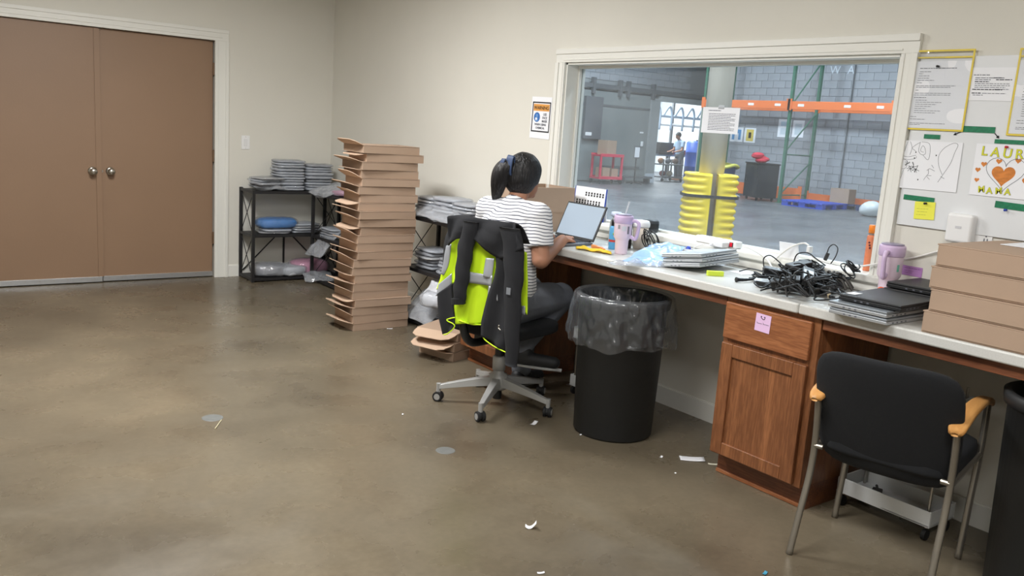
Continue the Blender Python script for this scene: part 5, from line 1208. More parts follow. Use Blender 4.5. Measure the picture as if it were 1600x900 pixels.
# ---------------------------------------------------------------- trash cans and carts
M_can = mat('black_bin_plastic_rough', (40, 41, 42), .55, var=.08, vscale=5, bump=.06, bscale=40)
def trash_can(loc, label, liner, H=.70, rb_=.198, rt=.225):
    t = thing('trash_can', label, 'trash can', loc)
    MB().lathe([(0, 0), (rb_ - .01, 0), (rb_, .012), (rt - .008, H - .05), (rt + .006, H - .045), (rt + .01, H - .005), (rt, H), (rt - .012, H - .002), (rt - .016, H - .05), (rb_ - .012, .02), (0, .02)], 48).build('can', M_can, t, smooth=True)
    if liner:
        def f(a, k):
            th = 2 * pi * a; w1 = .5 * sin(th * 7 + 1) + .35 * sin(th * 13 + 2) + .25 * sin(th * 23)
            prof = [(rt - .05, H - .34), (rt - .035, H - .2), (rt - .022, H - .06), (rt - .012, H + .006), (rt + .004, H + .012), (rt + .018, H + .002), (rt + .024, H - .06), (rt + .03, H - .13), (rt + .034, H - .19), (rt + .030, H - .225)]
            x = k * (len(prof) - 1); i = min(int(x), len(prof) - 2); fr = x - i
            r = prof[i][0] + (prof[i + 1][0] - prof[i][0]) * fr; z = prof[i][1] + (prof[i + 1][1] - prof[i][1]) * fr
            q = Vector((cos(th) * 1.1, sin(th) * 1.1, z * 2.2)); w2 = 1 - 2 * abs(noise.noise(q * 5.5)); w3 = 1 - 2 * abs(noise.noise(q * 11 + Vector((7, 3, 1))))
            sk = min(1, abs(k - .44) * 3.2); amp = .016 * sk
            r += (w1 * .5 + w2 * .9 + w3 * .45) * amp * (1 if k > .44 else -1)
            if k > .45: r = max(r, rt + .012)
            else: r = min(r, rt - .019 if z < H - .01 else r)
            if k > .95: z += .012 * sin(th * 3 + .5) + .008 * sin(th * 8)
            return (r * cos(th), r * sin(th), z)
        MB().grid(220, 44, f, cu=True).build('liner', plastic_film('clear_bin_liner', (170, 176, 184), .90, .16, 0, 40), t, smooth=True)
        b = MB()
        for k in range(9):
            a = radians(262 + k * 2.6); b.box(-.002, .002, -.0008, .0008, 0, .024, Matrix.Translation(((rt + .036) * cos(a), (rt + .036) * sin(a), H - .135)) @ Matrix.Rotation(a + pi / 2, 4, 'Z'))
        b.build('liner_print', M_blk, t)
    return t
trash_can((-.575, -4.555, 0), 'black trash can with clear liner under the worktop', True)
trash_can((-.38, -6.52, 0), 'black trash can at the right picture edge beside the black chair', False, .72)
M_cartw = mat('white_cart_paint', (218, 220, 220), .45)
def slim_cart(loc, rz, label, L, D_, tiers, hh):
    t = thing('slim_cart', label, 'cart', loc, rz)
    for z in tiers:
        MB().box(-L / 2, L / 2, -D_ / 2, D_ / 2, z, z + .006).build('tray_floor', M_cartw, t)
        b = MB()
        for q in ((-L / 2, L / 2, -D_ / 2, -D_ / 2 + .006), (-L / 2, L / 2, D_ / 2 - .006, D_ / 2), (-L / 2, -L / 2 + .006, -D_ / 2 + .006, D_ / 2 - .006), (L / 2 - .006, L / 2, -D_ / 2 + .006, D_ / 2 - .006)): b.box(*q, z, z + .065)
        b.build('tray_rim', M_cartw, t, bevel=.003)
    for x in (-1, 1):
        for y in (-1, 1):
            px, py = x * (L / 2 - .02), y * (D_ / 2 - .02)
            MB().cyl((px, py, .05), (px, py, hh), .006, n=8).build('post', M_steel, t)
            MB().cyl((px - .008, py, .022), (px + .008, py, .022), .022, n=14).build('caster', M_rubber, t)
    return t
slim_cart((-.24, -5.875, 0), radians(90), 'white rolling cart under the worktop behind the black chair', .40, .20, (.06, .50), .60)
slim_cart((-.27, -4.18, 0), radians(90), 'white rolling cart half hidden behind the lined trash can', .40, .20, (.05, .33), .4)
t = thing('charger_brick', 'small black charger lying in the white rolling cart tray', 'charger', (-.25, -5.80, .067), .4)
MB().box(-.05, .05, -.02, .02, 0, .02).build('brick', M_blk, t, bevel=.004); MB().cyl((.05, 0, .01), (.1, .01, .008), .006, n=8).build('plug', M_blk, t)
o = pillow(.12, .1, .08, 3, .012, 12, 3).build('clear_pouch', plastic_film('clear_pouch_film', (200, 208, 216), .5), None, smooth=True); o.location = (-.24, -5.99, .507); tag(o, 'clear plastic pouch in the upper tray of the rolling cart', 'bag')
q = PZ(1090, 664, 0)
o = bag('dark_flap', 'dark plastic sleeve lying against the baseboard behind the trash can', [(-.12, -4.82, .006), (-.10, -5.1, .006), (-.03, -5.1, .05), (-.03, -4.85, .05)], 14, mat('dark_sleeve', (92, 94, 94), .4), thick=.015)

# ---------------------------------------------------------------- guest chair
M_fab = mat('black_upholstery', (23, 25, 29), .9, var=.1, vscale=120, bump=.08, bscale=300)
M_tube = mat('grey_satin_tube', (146, 140, 130), .32, .75)
M_arm = wood('beech_arm', (226, 172, 104), (206, 148, 84), 0, 6, .4)
gy = radians(13); BLg = Vector((-.806, -5.836, 0))
t = thing('guest_chair', 'black upholstered chair with grey tube legs and beech armrests', 'chair', (-.545, -6.01, 0), gy)
def soft(w_, d_, h_, r=.03, bulge=.012, curve=0.0, n=18):
    """cushion block: x depth, y width, z height, rounded"""
    b = MB()
    def f(a, k):
        th = 2 * pi * a; ph = -pi / 2 + pi * k; ca, sa = cos(th), sin(th); e = 6; rr_ = 1 / ((abs(ca) ** e + abs(sa) ** e) ** (1 / e))
        c2, s2 = cos(ph), sin(ph); e2 = 5.0; q = 1 / ((abs(c2) ** e2 + abs(s2) ** e2) ** (1 / e2)) if 0 < k < 1 else 1
        return (ca * rr_ * c2 * q * w_ / 2 + curve * ((sa * rr_) ** 2), sa * rr_ * c2 * q * d_ / 2, h_ / 2 * s2 * q)
    b.grid(44, 28, f, cu=True); return b
# seat and back
b = soft(.47, .46, .085); [p.__iadd__(Vector((.03, 0, .42))) for p in b.v]
b.build('seat', M_fab, t, smooth=True)
b = MB()
def back(a, k):
    th = 2 * pi * a; ph = -pi / 2 + pi * k; ca, sa = cos(th), sin(th); e = 6.0; rr_ = 1 / ((abs(ca) ** e + abs(sa) ** e) ** (1 / e))
    c2, s2 = cos(ph), sin(ph); e2 = 4; q = 1 / ((abs(c2) ** e2 + abs(s2) ** e2) ** (1 / e2)) if 0 < k < 1 else 1
    # local: ca -> height, sa -> width, s2 -> thickness
    y = sa * rr_ * c2 * q * .245; z = ca * rr_ * c2 * q * .225; x = s2 * q * .028
    z2 = .565 + z
    y *= 1.0 - .03 * max(0, -(z / .225))
    return (x - .21 - .10 * (z / .225) - .03 * (1 - (y / .245) ** 2) + .012 * z / .225, y, z2)
b.grid(56, 22, back, cu=True); b.build('backrest', M_fab, t, smooth=True)
for s in (-1, 1):
    yy = s * .232
    MB().tube(smooth_path([(-.315, yy + s * .005, 0), (-.275, yy + s * .002, .14), (-.225, yy, .30), (-.215, yy, .42), (-.235, yy, .55), (-.25, yy, .60)], 6), .0125, 12).build('rear_leg', M_tube, t, smooth=True)
    MB().tube(smooth_path([(.14, yy, 0), (.175, yy, .2), (.21, yy, .38), (.215, yy, .5), (.205, yy, .60)], 6), .0125, 12).build('front_leg', M_tube, t, smooth=True)
    MB().cyl((-.22, yy, .395), (.21, yy, .395), .011, n=10).build('side_rail', M_tube, t)
    MB().cyl((.2, yy, .395), (.2, yy - s * .03, .395), .01, n=10).build('seat_bracket', M_tube, t)
    MB().cyl((-.218, yy, .40), (-.215, yy - s * .03, .40), .01, n=10).build('seat_bracket', M_tube, t)
    # arm pad: bowed slab
    P = [(-.285, .590, .025), (-.22, .618, .030), (-.1, .632, .028), (.05, .632, .026), (.17, .615, .024), (.235, .588, .02)]
    pp = smooth_path([(x, 0, z) for x, z, w_ in P], 4); ww = smooth_path([(w_, 0, 0) for x, z, w_ in P], 4)
    ar = MB(); n_ = len(pp)
    def af(i, j):
        k = round(i * (n_ - 1)); th = 2 * pi * j; c2, s2 = cos(th), sin(th); q = 1 / ((abs(c2) ** 3.5 + abs(s2) ** 3.5) ** (1 / 3.5)); en = min(1, .45 + 8 * min(i, 1 - i))
        return (pp[k].x, yy + ww[k].x * c2 * q * en, pp[k].z + .013 * s2 * q * en)
    ar.grid(n_, 20, af, cv=True); ar.f.append(tuple(range(20))[::-1]); ar.f.append(tuple((n_ - 1) * 20 + j for j in range(20)))
    ar.build('armrest', M_arm, t, smooth=True)
MB().cyl((-.14, -.218, .385), (-.14, .218, .385), .009, n=10).build('cross_bar', M_tube, t)
MB().cyl((.17, -.218, .385), (.17, .218, .385), .011, n=10).build('cross_bar', M_tube, t)

# ---------------------------------------------------------------- office chair
M_greyp = mat('grey_chair_base', (168, 168, 166), .42, .25)
OC = Vector((-.863, -3.952, 0)); OY = radians(14)
t = thing('office_chair', 'office swivel chair with grey star base, jacket over its back', 'chair', OC, OY)
for k in range(5):
    a = radians(2.5 + 72 * k) - OY; u = Vector((cos(a), sin(a), 0)); v = Vector((-sin(a), cos(a), 0))
    b = MB(); n_ = 7
    secs = []
    for i in range(n_):
        f = i / (n_ - 1); d = .03 + .285 * f; w_ = .030 - .014 * f; zt = .155 - .05 * f - .012 * f * f; h_ = .05 - .026 * f
        c = u * d; secs += [c + v * w_ + Vector((0, 0, zt - h_)), c + v * w_ * .75 + Vector((0, 0, zt)), c - v * w_ * .75 + Vector((0, 0, zt)), c - v * w_ + Vector((0, 0, zt - h_))]
    fs = [(i * 4 + j, i * 4 + (j + 1) % 4, (i + 1) * 4 + (j + 1) % 4, (i + 1) * 4 + j) for i in range(n_ - 1) for j in range(4)] + [(3, 2, 1, 0), tuple((n_ - 1) * 4 + j for j in range(4))]
    b.add(secs, fs); b.build('base_leg', M_greyp, t, bevel=.003)
    e = u * .318
    MB().cyl(e + Vector((0, 0, .05)), e + Vector((0, 0, .098)), .012, .013, n=12).build('caster_stem', M_greyp, t)
    ca = a + .6 + k * 1.1; cv = Vector((-sin(ca), cos(ca), 0))
    ct = child_of('caster', t, e + Vector((0, 0, .0)))
    for s in (-1, 1):
        MB().cyl(cv * s * .006 + Vector((0, 0, .027)), cv * s * .022 + Vector((0, 0, .027)), .027, n=18).build('wheel', M_rubber, ct, bevel=.003)
        MB().cyl(cv * s * .0215 + Vector((0, 0, .027)), cv * s * .0235 + Vector((0, 0, .027)), .017, n=14).build('wheel_cap', M_greyp, ct)
    MB().cyl(cv * -.01 + Vector((0, 0, .03)), cv * .01 + Vector((0, 0, .03)), .022, n=12).build('caster_hood', M_blk, ct)
MB().lathe([(.045, .085), (.055, .1), (.05, .165), (.03, .175), (.03, .235), (0, .235)], 24).build('hub', M_greyp, t, smooth=True)
MB().cyl((0, 0, .03), (0, 0, .10), .024, n=16).build('gas_lift_tip', M_blk, t)
MB().lathe([(.026, .17), (.026, .36), (.0, .36)], 20).build('gas_lift', M_blk, t)
MB().lathe([(.035, .19), (.037, .262), (.03, .27), (0, .27)], 20).build('lift_sleeve', M_greyp, t, smooth=True)
MB().box(-.12, .12, -.09, .09, .35, .40).build('tilt_mechanism', M_blk, t, bevel=.01)
b = soft(.46, .47, .08); [p.__iadd__(Vector((.02, 0, .44))) for p in b.v]; b.build('seat', M_fab, t, smooth=True)
b = soft(.05, .44, .44, curve=.05); [p.__iadd__(Vector((-.285, 0, .745))) for p in b.v]; b.build('backrest', M_fab, t, smooth=True)
MB().tube(smooth_path([(-.10, 0, .37), (-.24, 0, .38), (-.305, 0, .46), (-.315, 0, .62)], 6), .022, 10).build('back_bar', M_blk, t, smooth=True)
# ---------------------------------------------------------------- jacket hung over the chair back (flat in the chair's own frame: s across, z up, t towards the viewer)
M_jblk = mat('black_fleece', (26, 27, 31), .95, bump=.1, bscale=200)
M_lime = mat('lime_mesh_fabric', (206, 244, 30), .7, bump=.15, bscale=260)
M_refl = mat('silver_reflective_tape', (168, 172, 178), .4, .25)
j = thing('safety_jacket', 'black and lime hi-vis jacket with grey reflective bands draped over the office chair', 'jacket', OC, OY)
Rz = Matrix.Rotation(OY, 3, 'Z'); nb = Rz @ Vector((-1, 0, 0)); ab = Rz @ Vector((0, 1, 0)); PB = OC + nb * .345
BB = basis(j).inverted()
def JP(u, v, off=0.0):
    p = PP(u, v, PB + nb * off, nb); return BB @ p
def strip(name, L_, R_, m_, off, fold=.010, waves=3, n=(11, 22), ph=0, edge=None, parent=None, thick=.007, bow=.0):
    """cloth panel between a left and a right edge curve, with lengthwise folds"""
    lp = smooth_path([JP(*q, off) for q in L_], 6); rp = smooth_path([JP(*q, off) for q in R_], 6); b = MB()
    def at(P, k): x = k * (len(P) - 1); i = min(int(x), len(P) - 2); return P[i].lerp(P[i + 1], x - i)
    def f(i, k):
        p = at(lp, k).lerp(at(rp, k), i); d = fold * sin(i * pi * waves + ph + k * 1.3) * (.35 + .65 * k) + bow * sin(pi * i)
        d += .004 * noise.noise(Vector((p.y * 22, p.z * 16, off * 50 + ph)))
        return p + Vector((-1, 0, 0)) * d
    b.grid(n[0], n[1], f); o = b.build(name, m_, parent or j, smooth=True, solid=thick); return o
def jtube(name, pts, r, m_, off): 
    return MB().tube(smooth_path([JP(u, v, off) for u, v in pts], 6), r, 8).build(name, m_, j, smooth=True)
# lime back panel hanging in the middle
strip('lime_panel', [(722, 372), (722, 430), (712, 470), (712, 506)], [(781, 372), (778, 420), (772, 470), (764, 506)], M_lime, .0, .012, 4)
strip('lime_panel', [(703, 378), (692, 425), (684, 452)], [(723, 368), (722, 400), (716, 440)], M_lime, -.01, .008, 2)
strip('lime_panel', [(818, 392), (816, 430), (815, 480)], [(823, 395), (824, 440), (823, 492)], M_lime, -.03, .004, 1)
# reflective bands
strip('reflective_band', [(730, 424), (729, 441)], [(770, 431), (768, 447)], M_refl, .019, .004, 2, (11, 4), thick=.004)
strip('reflective_band', [(759, 403), (756, 432)], [(772, 404), (768, 436)], M_refl, .021, .004, 1, (7, 8), thick=.004)
strip('reflective_band', [(764, 446), (763, 461)], [(777, 455), (777, 471)], M_refl, .021, .003, 1, (7, 5), thick=.004)
strip('reflective_band', [(697, 384), (690, 428)], [(706, 381), (700, 414), (693, 430)], M_refl, .004, .003, 1, (6, 12), thick=.004)
strip('reflective_band', [(686, 444), (682, 463)], [(706, 427), (705, 444)], M_refl, .008, .003, 1, (7, 6), thick=.004)
strip('reflective_band', [(811, 400), (811, 440)], [(817, 398), (815, 440)], M_refl, -.01, .002, 1, (5, 8), thick=.004)
strip('reflective_band', [(815, 478), (815, 490)], [(820, 478), (820, 492)], M_refl, -.02, .002, 1, (5, 5), thick=.004)
# black lower corner at the left, black right front
strip('black_panel', [(684, 459), (686, 490), (693, 522)], [(706, 443), (709, 480), (711, 508), (704, 518)], M_jblk, .012, .006, 2)
strip('black_panel', [(772, 374), (776, 420), (763, 464), (755, 500), (754, 524)], [(812, 372), (814, 420), (812, 480), (806, 530), (792, 551)], M_jblk, .018, .012, 3)
# yoke folded over the top of the back rest: a cap running from behind the back to the front
b = MB(); ytop = [(704, 338), (728, 337), (760, 344), (795, 348), (806, 350)]; ybot = [(699, 384), (720, 372), (745, 376), (778, 404), (819, 388)]
tp = smooth_path([JP(u, v, .015) for u, v in ytop], 6); bt = smooth_path([JP(u, v, .035) for u, v in ybot], 6); n_ = len(tp)
def yoke(i, k):
    ii = round(i * (n_ - 1)); a = tp[ii]; c_ = bt[ii]
    if k < .35:
        f = k / .35; th = pi / 2 * (1 - f); p = a + Vector((.11 * (1 - f) ** 1.1, 0, -.10 * (1 - f) ** 2))
    else: p = a.lerp(c_, (k - .35) / .65)
    p = p + Vector((-1, 0, 0)) * (.010 * sin(i * 17 + k * 5) + .012 * sin(k * pi) + .006 * noise.noise(Vector((i * 9, k * 7, 1))))
    return p
b.grid(n_, 20, yoke); b.build('black_yoke', M_jblk, j, smooth=True, solid=.009)
def sleeve(name, pts, rs, off, flat=.5):
    P = smooth_path([JP(u, v, off) for u, v in pts], 6); R_ = [p.x for p in smooth_path([(r, 0, 0) for r in rs], 6)]; b = MB(); n_ = len(P)
    def f(i, a):
        k = round(i * (n_ - 1)); th = 2 * pi * a; r = R_[k] * (1 + .07 * sin(i * 26 + a * 6) + .05 * sin(th * 3 + i * 9))
        return P[k] + Vector((-cos(th) * r * flat, sin(th) * r, .0))
    b.grid(n_, 18, f, cv=True); b.f.append(tuple(range(18))[::-1]); b.f.append(tuple((n_ - 1) * 18 + q for q in range(18)))
    return b.build(name, M_jblk, j, smooth=True)
sleeve('sleeve', [(737, 346), (728, 385), (724, 420), (719, 452), (717, 474)], [.045, .048, .045, .042, .036], .035)
sleeve('sleeve', [(797, 356), (803, 410), (802, 460), (800, 520), (799, 572)], [.06, .058, .05, .045, .034], .03, .45)
MB().tube([JP(716, 466, .035), JP(716.5, 475, .035)], .036, 14).build('cuff', mat('black_rib', (24, 25, 28), .95, bump=.2, bscale=120), j)
jtube('lime_piping', [(712, 506), (717, 501), (724, 503), (740, 507), (764, 507)], .0035, M_lime, .006)
jtube('lime_piping', [(693, 523), (700, 521), (710, 511), (708, 506), (700, 502), (699, 499), (711, 496)], .003, M_lime, .018)
jtube('lime_piping', [(754, 522), (757, 530), (770, 540), (783, 547), (792, 551)], .003, M_lime, .026)
MB().box(-.004, .0, -.012, .012, -.016, .016, Matrix.Translation(JP(795, 455, .062))).build('logo_patch', mat('grey_patch', (120, 124, 130), .6), j)
jtube('zip_pull', [(780, 508), (779, 512), (782, 516)], .004, M_steel, .04)

# ---------------------------------------------------------------- litter on the floor
def scrap(u, v, w_, h_, rz, label, curl=0, cat='paper scrap', m_=None, fold=.0):
    p = PZ(u, v, 0); b = MB()
    b.grid(9, 7, lambda i, k: ((i - .5) * w_, (k - .5) * h_, .0012 + curl * (i - .35) ** 2 * 4 * h_ + fold * abs(sin(k * 9)) * .004))
    o = b.build('paper_scrap', m_ or M_paper, None, smooth=True, solid=.0008); o.location = (p.x, p.y, .0006); o.rotation_euler = (0, 0, radians(rz)); tag(o, label, cat)
scrap(834, 663, .045, .022, 20, 'curled white paper scrap on the floor beside the office chair caster', .3)
scrap(829, 825, .04, .024, -40, 'curled white scrap alone on the floor near the lower picture edge', .6)
scrap(1081, 718, .115, .05, -40, 'white folded paper slip on the floor left of the oak cabinet', .05, fold=1)
scrap(1114, 726, .045, .018, -45, 'small cream scrap next to the folded slip by the cabinet', .1, m_=mat('cream_paper', (226, 222, 200), .8))
scrap(1033, 715, .014, .012, 10, 'tiny white scrap left of the folded paper slip', .3)
scrap(1055, 740, .008, .008, 10, 'tiny white crumb below the folded paper slip', .2)
scrap(907, 680, .010, .010, 0, 'tiny white crumb at the foot of the lined trash can', .2)
scrap(845, 896, .025, .010, -30, 'pale scrap at the bottom picture edge', .2)
scrap(609, 514, .04, .016, -25, 'small white scrap in front of the tall box stack', .1)
scrap(629, 648, .012, .008, 40, 'tiny pale crumb in the middle of the floor', .2)
scrap(1195, 897, .02, .012, 10, 'tiny blue scrap at the bottom picture edge', .3, m_=mat('teal_scrap', (60, 140, 170), .6))
o = MB().cyl(PZ(336, 670, .003), PZ(346, 656, .003), .0025, n=6).build('straw_bit', mat('pale_straw', (190, 182, 150), .6)); tag(o, 'short pale splinter on the open floor left of the chairs', 'splinter')
for u, v, r_, lab in ((696, 704, .045, 'round grey patch on the floor in front of the office chair'), (332, 653, .05, 'round grey patch on the floor beside the splinter')):
    p = PZ(u, v, 0); o = MB().lathe([(0, 0), (r_, 0), (r_ * .96, .001), (0, .001)], 28).build('floor_patch', mat('grey_patch_concrete', (112, 114, 112), .5, var=.2, vscale=30)); o.location = (p.x, p.y, .0003); tag(o, lab, 'floor patch')
# ---------------------------------------------------------------- people
def remeshed(b, name, material, parent, voxel, smooth_it=6, world=False):
    o = b.build(name, material, parent, smooth=True, world=world)
    r = o.modifiers.new('remesh', 'REMESH'); r.mode = 'VOXEL'; r.voxel_size = voxel; r.use_smooth_shade = True
    s = o.modifiers.new('smooth', 'SMOOTH'); s.factor = .5; s.iterations = smooth_it
    return o
M_skin = mat('skin', (176, 126, 100), .55, var=.05, vscale=12)
M_hair = mat('dark_hair', (20, 18, 20), .45, bump=.9, bscale=22, stretch=(5, 5, .35))
M_shirt = stripe_mat('striped_jersey', (232, 232, 234), (70, 74, 90), 62, .26)
M_pants = mat('charcoal_sweatpants', (104, 108, 116), .9, var=.12, vscale=14, bump=.15, bscale=60)
per = thing('person', 'person in a striped t-shirt sitting at the worktop, typing on the laptop', 'person', OC, OY)
PI = basis(per).inverted()
V = Vector
SH = 1.045     # shoulder height
hipL, hipR = V((-.03, .085, .555)), V((-.03, -.085, .555))
kneeL, kneeR = V((.40, .13, .565)), V((.385, -.10, .565))
ankL, ankR = V((.36, .12, .10)), PI @ V((-.775, -4.010, .315))
toeL, toeR = ankL + V((.17, 0, -.065)), PI @ V((-.625, -4.125, .245))
heelL, heelR = ankL + V((-.03, 0, -.055)), ankR + V((-.035, .02, -.045))
shoL, shoR = V((.035, .165, SH)), V((.035, -.165, SH))
elR = PI @ PP(838, 396, OC + V((.15, -.13, 0)), (-CAM_W.x, -CAM_W.y, 0)); elR = V((.015, -.215, .82))
haR = PI @ V((-.50, -3.995, CT + .045))
elL = V((.08, .22, .83)); haL = PI @ V((-.50, -3.80, CT + .045))
HC = V((.105, .0, 1.225))     # head centre
def arm(b, s, e, h, k=1.0, hand=True):
    b.cap(s, e, .046 * k, .037 * k); w_ = e.lerp(h, .86); b.cap(e, w_, .038 * k, .025 * k)
def hand(b, w_, d, up, side):
    """palm, four curled fingers of different lengths and a thumb from the side of the palm"""
    d = d.normalized(); sv = d.cross(up).normalized() * side
    b.cap(w_, w_ + d * .055 + sv * .016, .019, .015); b.cap(w_ + sv * -.008, w_ + d * .058 - sv * .02, .018, .014); b.cap(w_, w_ + d * .06, .02, .015)
    for i, (o_, ln) in enumerate(((.027, .066), (.009, .075), (-.009, .070), (-.027, .055))):
        r0 = w_ + d * .062 + sv * o_; k1 = r0 + d * ln * .45 + up * .004; k2 = k1 + d * ln * .3 - up * ln * .28; k3 = k2 + d * ln * .12 - up * ln * .3
        b.cap(r0, k1, .0088, .0082, 8); b.cap(k1, k2, .0082, .0075, 8); b.cap(k2, k3, .0075, .0065, 8)
    t0 = w_ + d * .018 + sv * .022; t1 = t0 + d * .03 + sv * .022 - up * .008; t2 = t1 + d * .028 + sv * .004 - up * .01
    b.cap(t0, t1, .0115, .0095, 8); b.cap(t1, t2, .0095, .0075, 8)
b = MB()
b.ell(HC + V((0, 0, .015)), (.092, .073, .100), 28, 20)                     # skull
b.ell(HC + V((.035, 0, -.055)), (.056, .056, .062), 20, 14)                 # jaw and face
b.cap(HC + V((.082, 0, -.012)), HC + V((.104, 0, -.038)), .009, .013, 10)   # nose
b.ell(HC + V((.085, 0, -.066)), (.012, .022, .006)); b.ell(HC + V((.084, 0, -.076)), (.011, .019, .006))   # lips
b.ell(HC + V((.075, 0, -.098)), (.02, .024, .018))                          # chin
for s in (-1, 1):
    b.ell(HC + V((-.002, s * .074, -.012)), (.018, .008, .029), 12, 10)     # ears
    b.ell(HC + V((.076, s * .031, .012)), (.012, .02, .008), 12, 8)         # brow
b.cap(V((.03, 0, 1.06)), HC + V((-.012, 0, -.06)), .055, .048)              # neck
b.cap(V((.02, 0, 1.0)), V((.035, 0, 1.06)), .08, .05)
b.cap(V((-.02, 0, .6)), V((.0, 0, .78)), .125, .11); b.cap(V((.0, 0, .78)), V((.02, 0, .97)), .112, .115)
for s, q in ((1, shoL), (-1, shoR)): b.cap(V((.03, 0, SH - .03)), q + V((0, 0, -.012)), .05, .042)
upv = V((0, 0, 1))
for s_, e_, h_, sd in ((shoL, elL, haL, 1), (shoR, elR, haR, -1)):
    arm(b, s_, e_, h_, 1.25); d = (h_ - e_); wr = e_.lerp(h_, .86); hand(b, wr, V((d.x, d.y, d.z * .3)) + V((.03, -sd * .02, 0)), upv, -sd if sd > 0 else 1)
for h_, k_, a_, t_, l_ in ((hipL, kneeL, ankL, toeL, heelL), (hipR, kneeR, ankR, toeR, heelR)):
    b.cap(h_, k_, .085, .058); b.cap(k_, a_, .056, .036); b.cap(l_.lerp(t_, .08), l_.lerp(t_, .92), .034, .026); b.cap(a_, l_.lerp(t_, .2), .036, .034)
body = remeshed(b, 'body', M_skin, per, .0055, 4)
for s in (-1, 1):
    e = MB().ell(HC + V((.083, s * .031, -.002)), (.009, .013, .009), 12, 8).build('eye', mat('eye_white', (225, 222, 218), .3), per, smooth=True)
    MB().ell(HC + V((.091, s * .031, -.003)), (.002, .006, .006), 10, 6).build('iris', M_hair, e, smooth=True)
# t-shirt: torso and short sleeves, open at neck, sleeve ends cut clean
b = MB()
b.cap(V((-.025, 0, .60)), V((-.005, 0, .76)), .142, .128); b.cap(V((-.005, 0, .76)), V((.018, 0, .96)), .128, .128)
for s, q in ((1, shoL), (-1, shoR)):
    b.cap(V((.02, s * .035, .64)), V((.01, s * .04, .82)), .135, .12); b.cap(V((.01, s * .05, .8)), V((.025, s * .075, .95)), .118, .105)
    b.cap(V((.03, s * .03, SH - .005)), q + V((-.002, 0, -.008)), .072, .074)
b.cap(V((.02, 0, 1.0)), V((.034, 0, 1.062)), .098, .074)
for q, e_ in ((shoL, elL), (shoR, elR)):
    d = (e_ - q).normalized(); b.tube([q - d * .02, q + d * .05, q + d * .13, q + d * .165], [.066, .071, .071, .071], 20)
remeshed(b, 'striped_shirt', M_shirt, per, .007, 6)
# trousers
b = MB()
b.cap(V((-.03, 0, .56)), V((-.025, 0, .66)), .15, .14)
for s, h_, k_, a_ in ((1, hipL, kneeL, ankL), (-1, hipR, kneeR, ankR)):
    b.cap(h_ + V((-.03, 0, .0)), k_, .105, .080); b.cap(h_ + V((.1, 0, .02)), k_.lerp(h_, .25) + V((0, 0, .01)), .095, .088); b.cap(k_, a_ + V((0, 0, .0)), .078, .055)
for p in b.v: p += noise.noise_vector(p * 13) * .008
remeshed(b, 'trousers', M_pants, per, .009, 3)
for l_, t_ in ((heelL, toeL), (heelR, toeR)):
    b = MB(); b.cap(l_, t_, .043, .034); b.cap(l_ + V((0, 0, .02)), l_.lerp(t_, .3) + V((0, 0, .03)), .042, .038)
    if l_ is heelL: [setattr(p, 'z', max(p.z, .004)) for p in b.v]
    sh = remeshed(b, 'shoe', mat('black_shoe', (30, 30, 32), .6), per, .007)
    d = (t_ - l_).normalized(); sd = d.cross(V((0, 0, 1))).normalized(); up = sd.cross(d)
    def sole(i, j):
        c = l_.lerp(t_, -.15 + 1.36 * i); w_ = .040 * (1 - .35 * abs(2 * i - .7) ** 3) * (sin(pi * min(max(i, .04), .96)) ** .35)
        th = 2 * pi * j; return c + sd * (w_ * cos(th)) + up * (-.036 + .010 * sin(th))
    b = MB().grid(16, 14, sole, cv=True); b.f.append(tuple(range(14))[::-1]); b.f.append(tuple(15 * 14 + q for q in range(14)))
    b.build('sole', mat('grey_sole', (168, 168, 166), .6), sh, smooth=True)
# hair: cap over the skull, ponytail falling to the left behind the shoulder
b = MB()
def cap_(i, k):
    th = 2 * pi * i; ph = pi * (.02 + .66 * k)
    x, y, z = sin(ph) * cos(th), sin(ph) * sin(th), cos(ph)
    r = V((.108, .090, .112)); low = .0
    p = V((x * r.x, y * r.y, z * r.z + .018))
    if x > .35 and z < .45: p.x = min(p.x, .062 + .02 * z)
    return HC + p + V((-.008, 0, .0)) + noise.noise_vector(p * 22) * .004
b.grid(40, 22, cap_, cu=True); b.ell(HC + V((-.03, 0, -.01)), (.088, .086, .092), 24, 16)
b.ell(HC + V((-.005, 0, .03)), (.104, .088, .095), 24, 16)
remeshed(b, 'hair', M_hair, per, .006, 5)
b = MB(); pt = [HC + V((-.06, .025, .085)), HC + V((-.092, .036, .078)), HC + V((-.112, .052, .03)), HC + V((-.115, .072, -.04)), HC + V((-.105, .094, -.11)), HC + V((-.09, .12, -.165))]
rs = [.034, .044, .053, .047, .028, .004]
P = smooth_path(pt, 7); R_ = [q.x for q in smooth_path([(r, 0, 0) for r in rs], 7)]
n_ = len(P); b.grid(n_, 24, lambda i, a: P[round(i * (n_ - 1))] + V((cos(2 * pi * a) * .8, sin(2 * pi * a), 0)) * R_[round(i * (n_ - 1))] * (1 + .06 * sin(2 * pi * a * 9 + i * 4) + .05 * sin(2 * pi * a * 5 - i * 7)), cv=True)
b.f.append(tuple(range(24))[::-1]); b.f.append(tuple((n_ - 1) * 24 + q for q in range(24)))
b.build('ponytail', M_hair, per, smooth=True)
M_bow = mat('navy_ribbon', (52, 70, 104), .6)
b = MB(); c0 = HC + V((-.10, .02, .07))
R0 = Matrix.Translation(c0) @ Matrix.Rotation(.1, 4, 'X')
b.grid(8, 16, lambda i, k: R0 @ V((-.012 + .012 * cos(k * 2 * pi), (i - .5) * .042 - .012, -.012 + .05 * sin(k * 2 * pi))), cv=True)
b.build('hair_bow', M_bow, per, smooth=True, solid=.004)
b = MB(); b.grid(6, 10, lambda i, k: c0 + V((-.03 - .006 * sin(k * 3), .004 + i * .026 + .02 * k, .02 - .055 * k)))
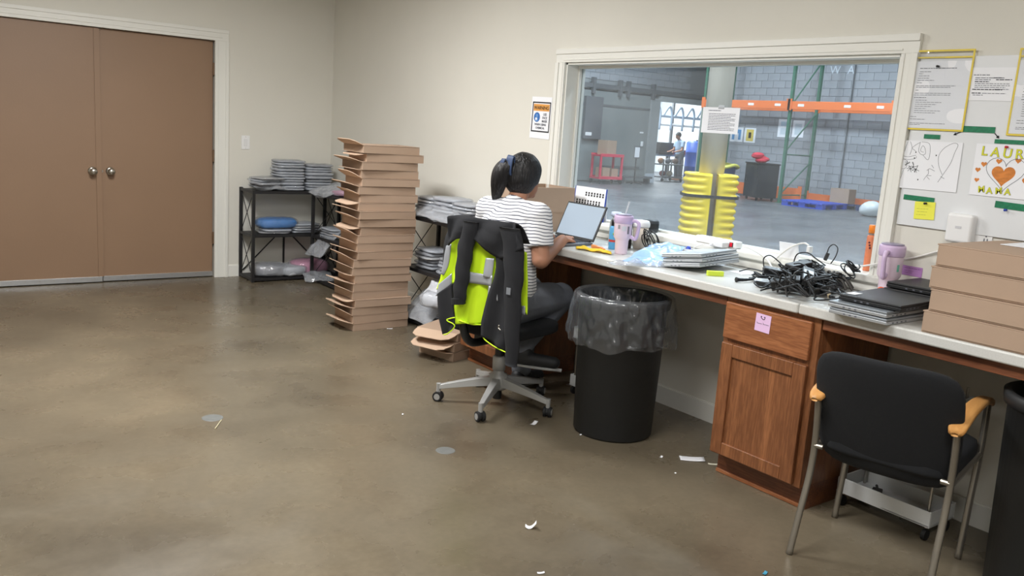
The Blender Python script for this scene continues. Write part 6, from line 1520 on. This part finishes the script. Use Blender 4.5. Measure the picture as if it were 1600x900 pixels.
b.build('bow_tail', M_bow, per, smooth=True, solid=.003)

# worker in the bright workshop
wk = thing('person', 'worker in a pale blue shirt bending over the bench in the workshop', 'person', (19.75, 13.5, 0), radians(170))
b = MB(); hc = V((.14, 0, 1.56))
b.ell(hc, (.095, .078, .115), 18, 14); b.ell(hc + V((.04, 0, -.05)), (.055, .055, .06)); b.cap(hc + V((.085, 0, -.01)), hc + V((.105, 0, -.03)), .01, .013, 8)
for s in (-1, 1): b.ell(hc + V((0, s * .078, -.01)), (.018, .008, .028), 10, 8)
b.cap(V((.06, 0, 1.38)), hc + V((-.01, 0, -.06)), .06, .05)
for s in (-1, 1):
    b.cap(V((0, s * .09, .92)), V((.02, s * .1, .5)), .09, .065); b.cap(V((.02, s * .1, .5)), V((0, s * .1, .08)), .062, .04); b.cap(V((-.02, s * .1, .04)), V((.15, s * .1, .03)), .038, .03)
    b.cap(V((.03, s * .19, 1.34)), V((.1, s * .23, 1.07)), .05, .04); b.cap(V((.1, s * .23, 1.07)), V((.33, s * .16, 1.0)), .04, .028); hand(b, V((.33, s * .16, 1.0)), V((1, -s * .2, 0)), upv, s)
b.cap(V((0, 0, .95)), V((.04, 0, 1.28)), .12, .11)
remeshed(b, 'body', mat('skin_tan', (160, 112, 86), .6), wk, .012, 3)
b = MB(); b.cap(V((0, 0, .92)), V((.03, 0, 1.12)), .155, .15); b.cap(V((.03, 0, 1.12)), V((.055, 0, 1.32)), .155, .13)
for s in (-1, 1): b.cap(V((.04, 0, 1.34)), V((.03, s * .19, 1.34)), .08, .07); d = V((.07, s * .04, -.27)).normalized(); q = V((.03, s * .19, 1.34)); b.tube([q - d * .02, q + d * .18], [.068, .066], 16)
remeshed(b, 'work_shirt', mat('pale_blue_shirt', (150, 172, 196), .85), wk, .014, 4)
b = MB(); b.cap(V((0, 0, .9)), V((0, 0, .98)), .16, .15)
for s in (-1, 1): b.cap(V((0, s * .09, .92)), V((.02, s * .1, .5)), .11, .085); b.cap(V((.02, s * .1, .5)), V((0, s * .1, .12)), .085, .065)
remeshed(b, 'work_trousers', mat('dark_work_trousers', (70, 74, 84), .9), wk, .014, 4)
b = MB(); b.ell(hc + V((-.015, 0, .03)), (.105, .09, .105), 18, 14); b.box(.08, .16, -.05, .05, .01, .022, Matrix.Translation(hc + V((0, 0, .03))))
remeshed(b, 'dark_cap', mat('dark_cap', (36, 34, 36), .7), wk, .012, 3)

flush_texts()
for o in bpy.data.objects:      # fine print and tiny repeats that nobody could pick apart
    if o.parent is not None and o.name.split('.')[0] in ('ports', 'printed_text', 'bold_text', 'dates', 'keyboard', 'socket_slots', 'sweep_screw', 'print', 'pencil_lines', 'ink_marks', 'liner_print', 'slots', 'handwriting'): o['kind'] = 'stuff'
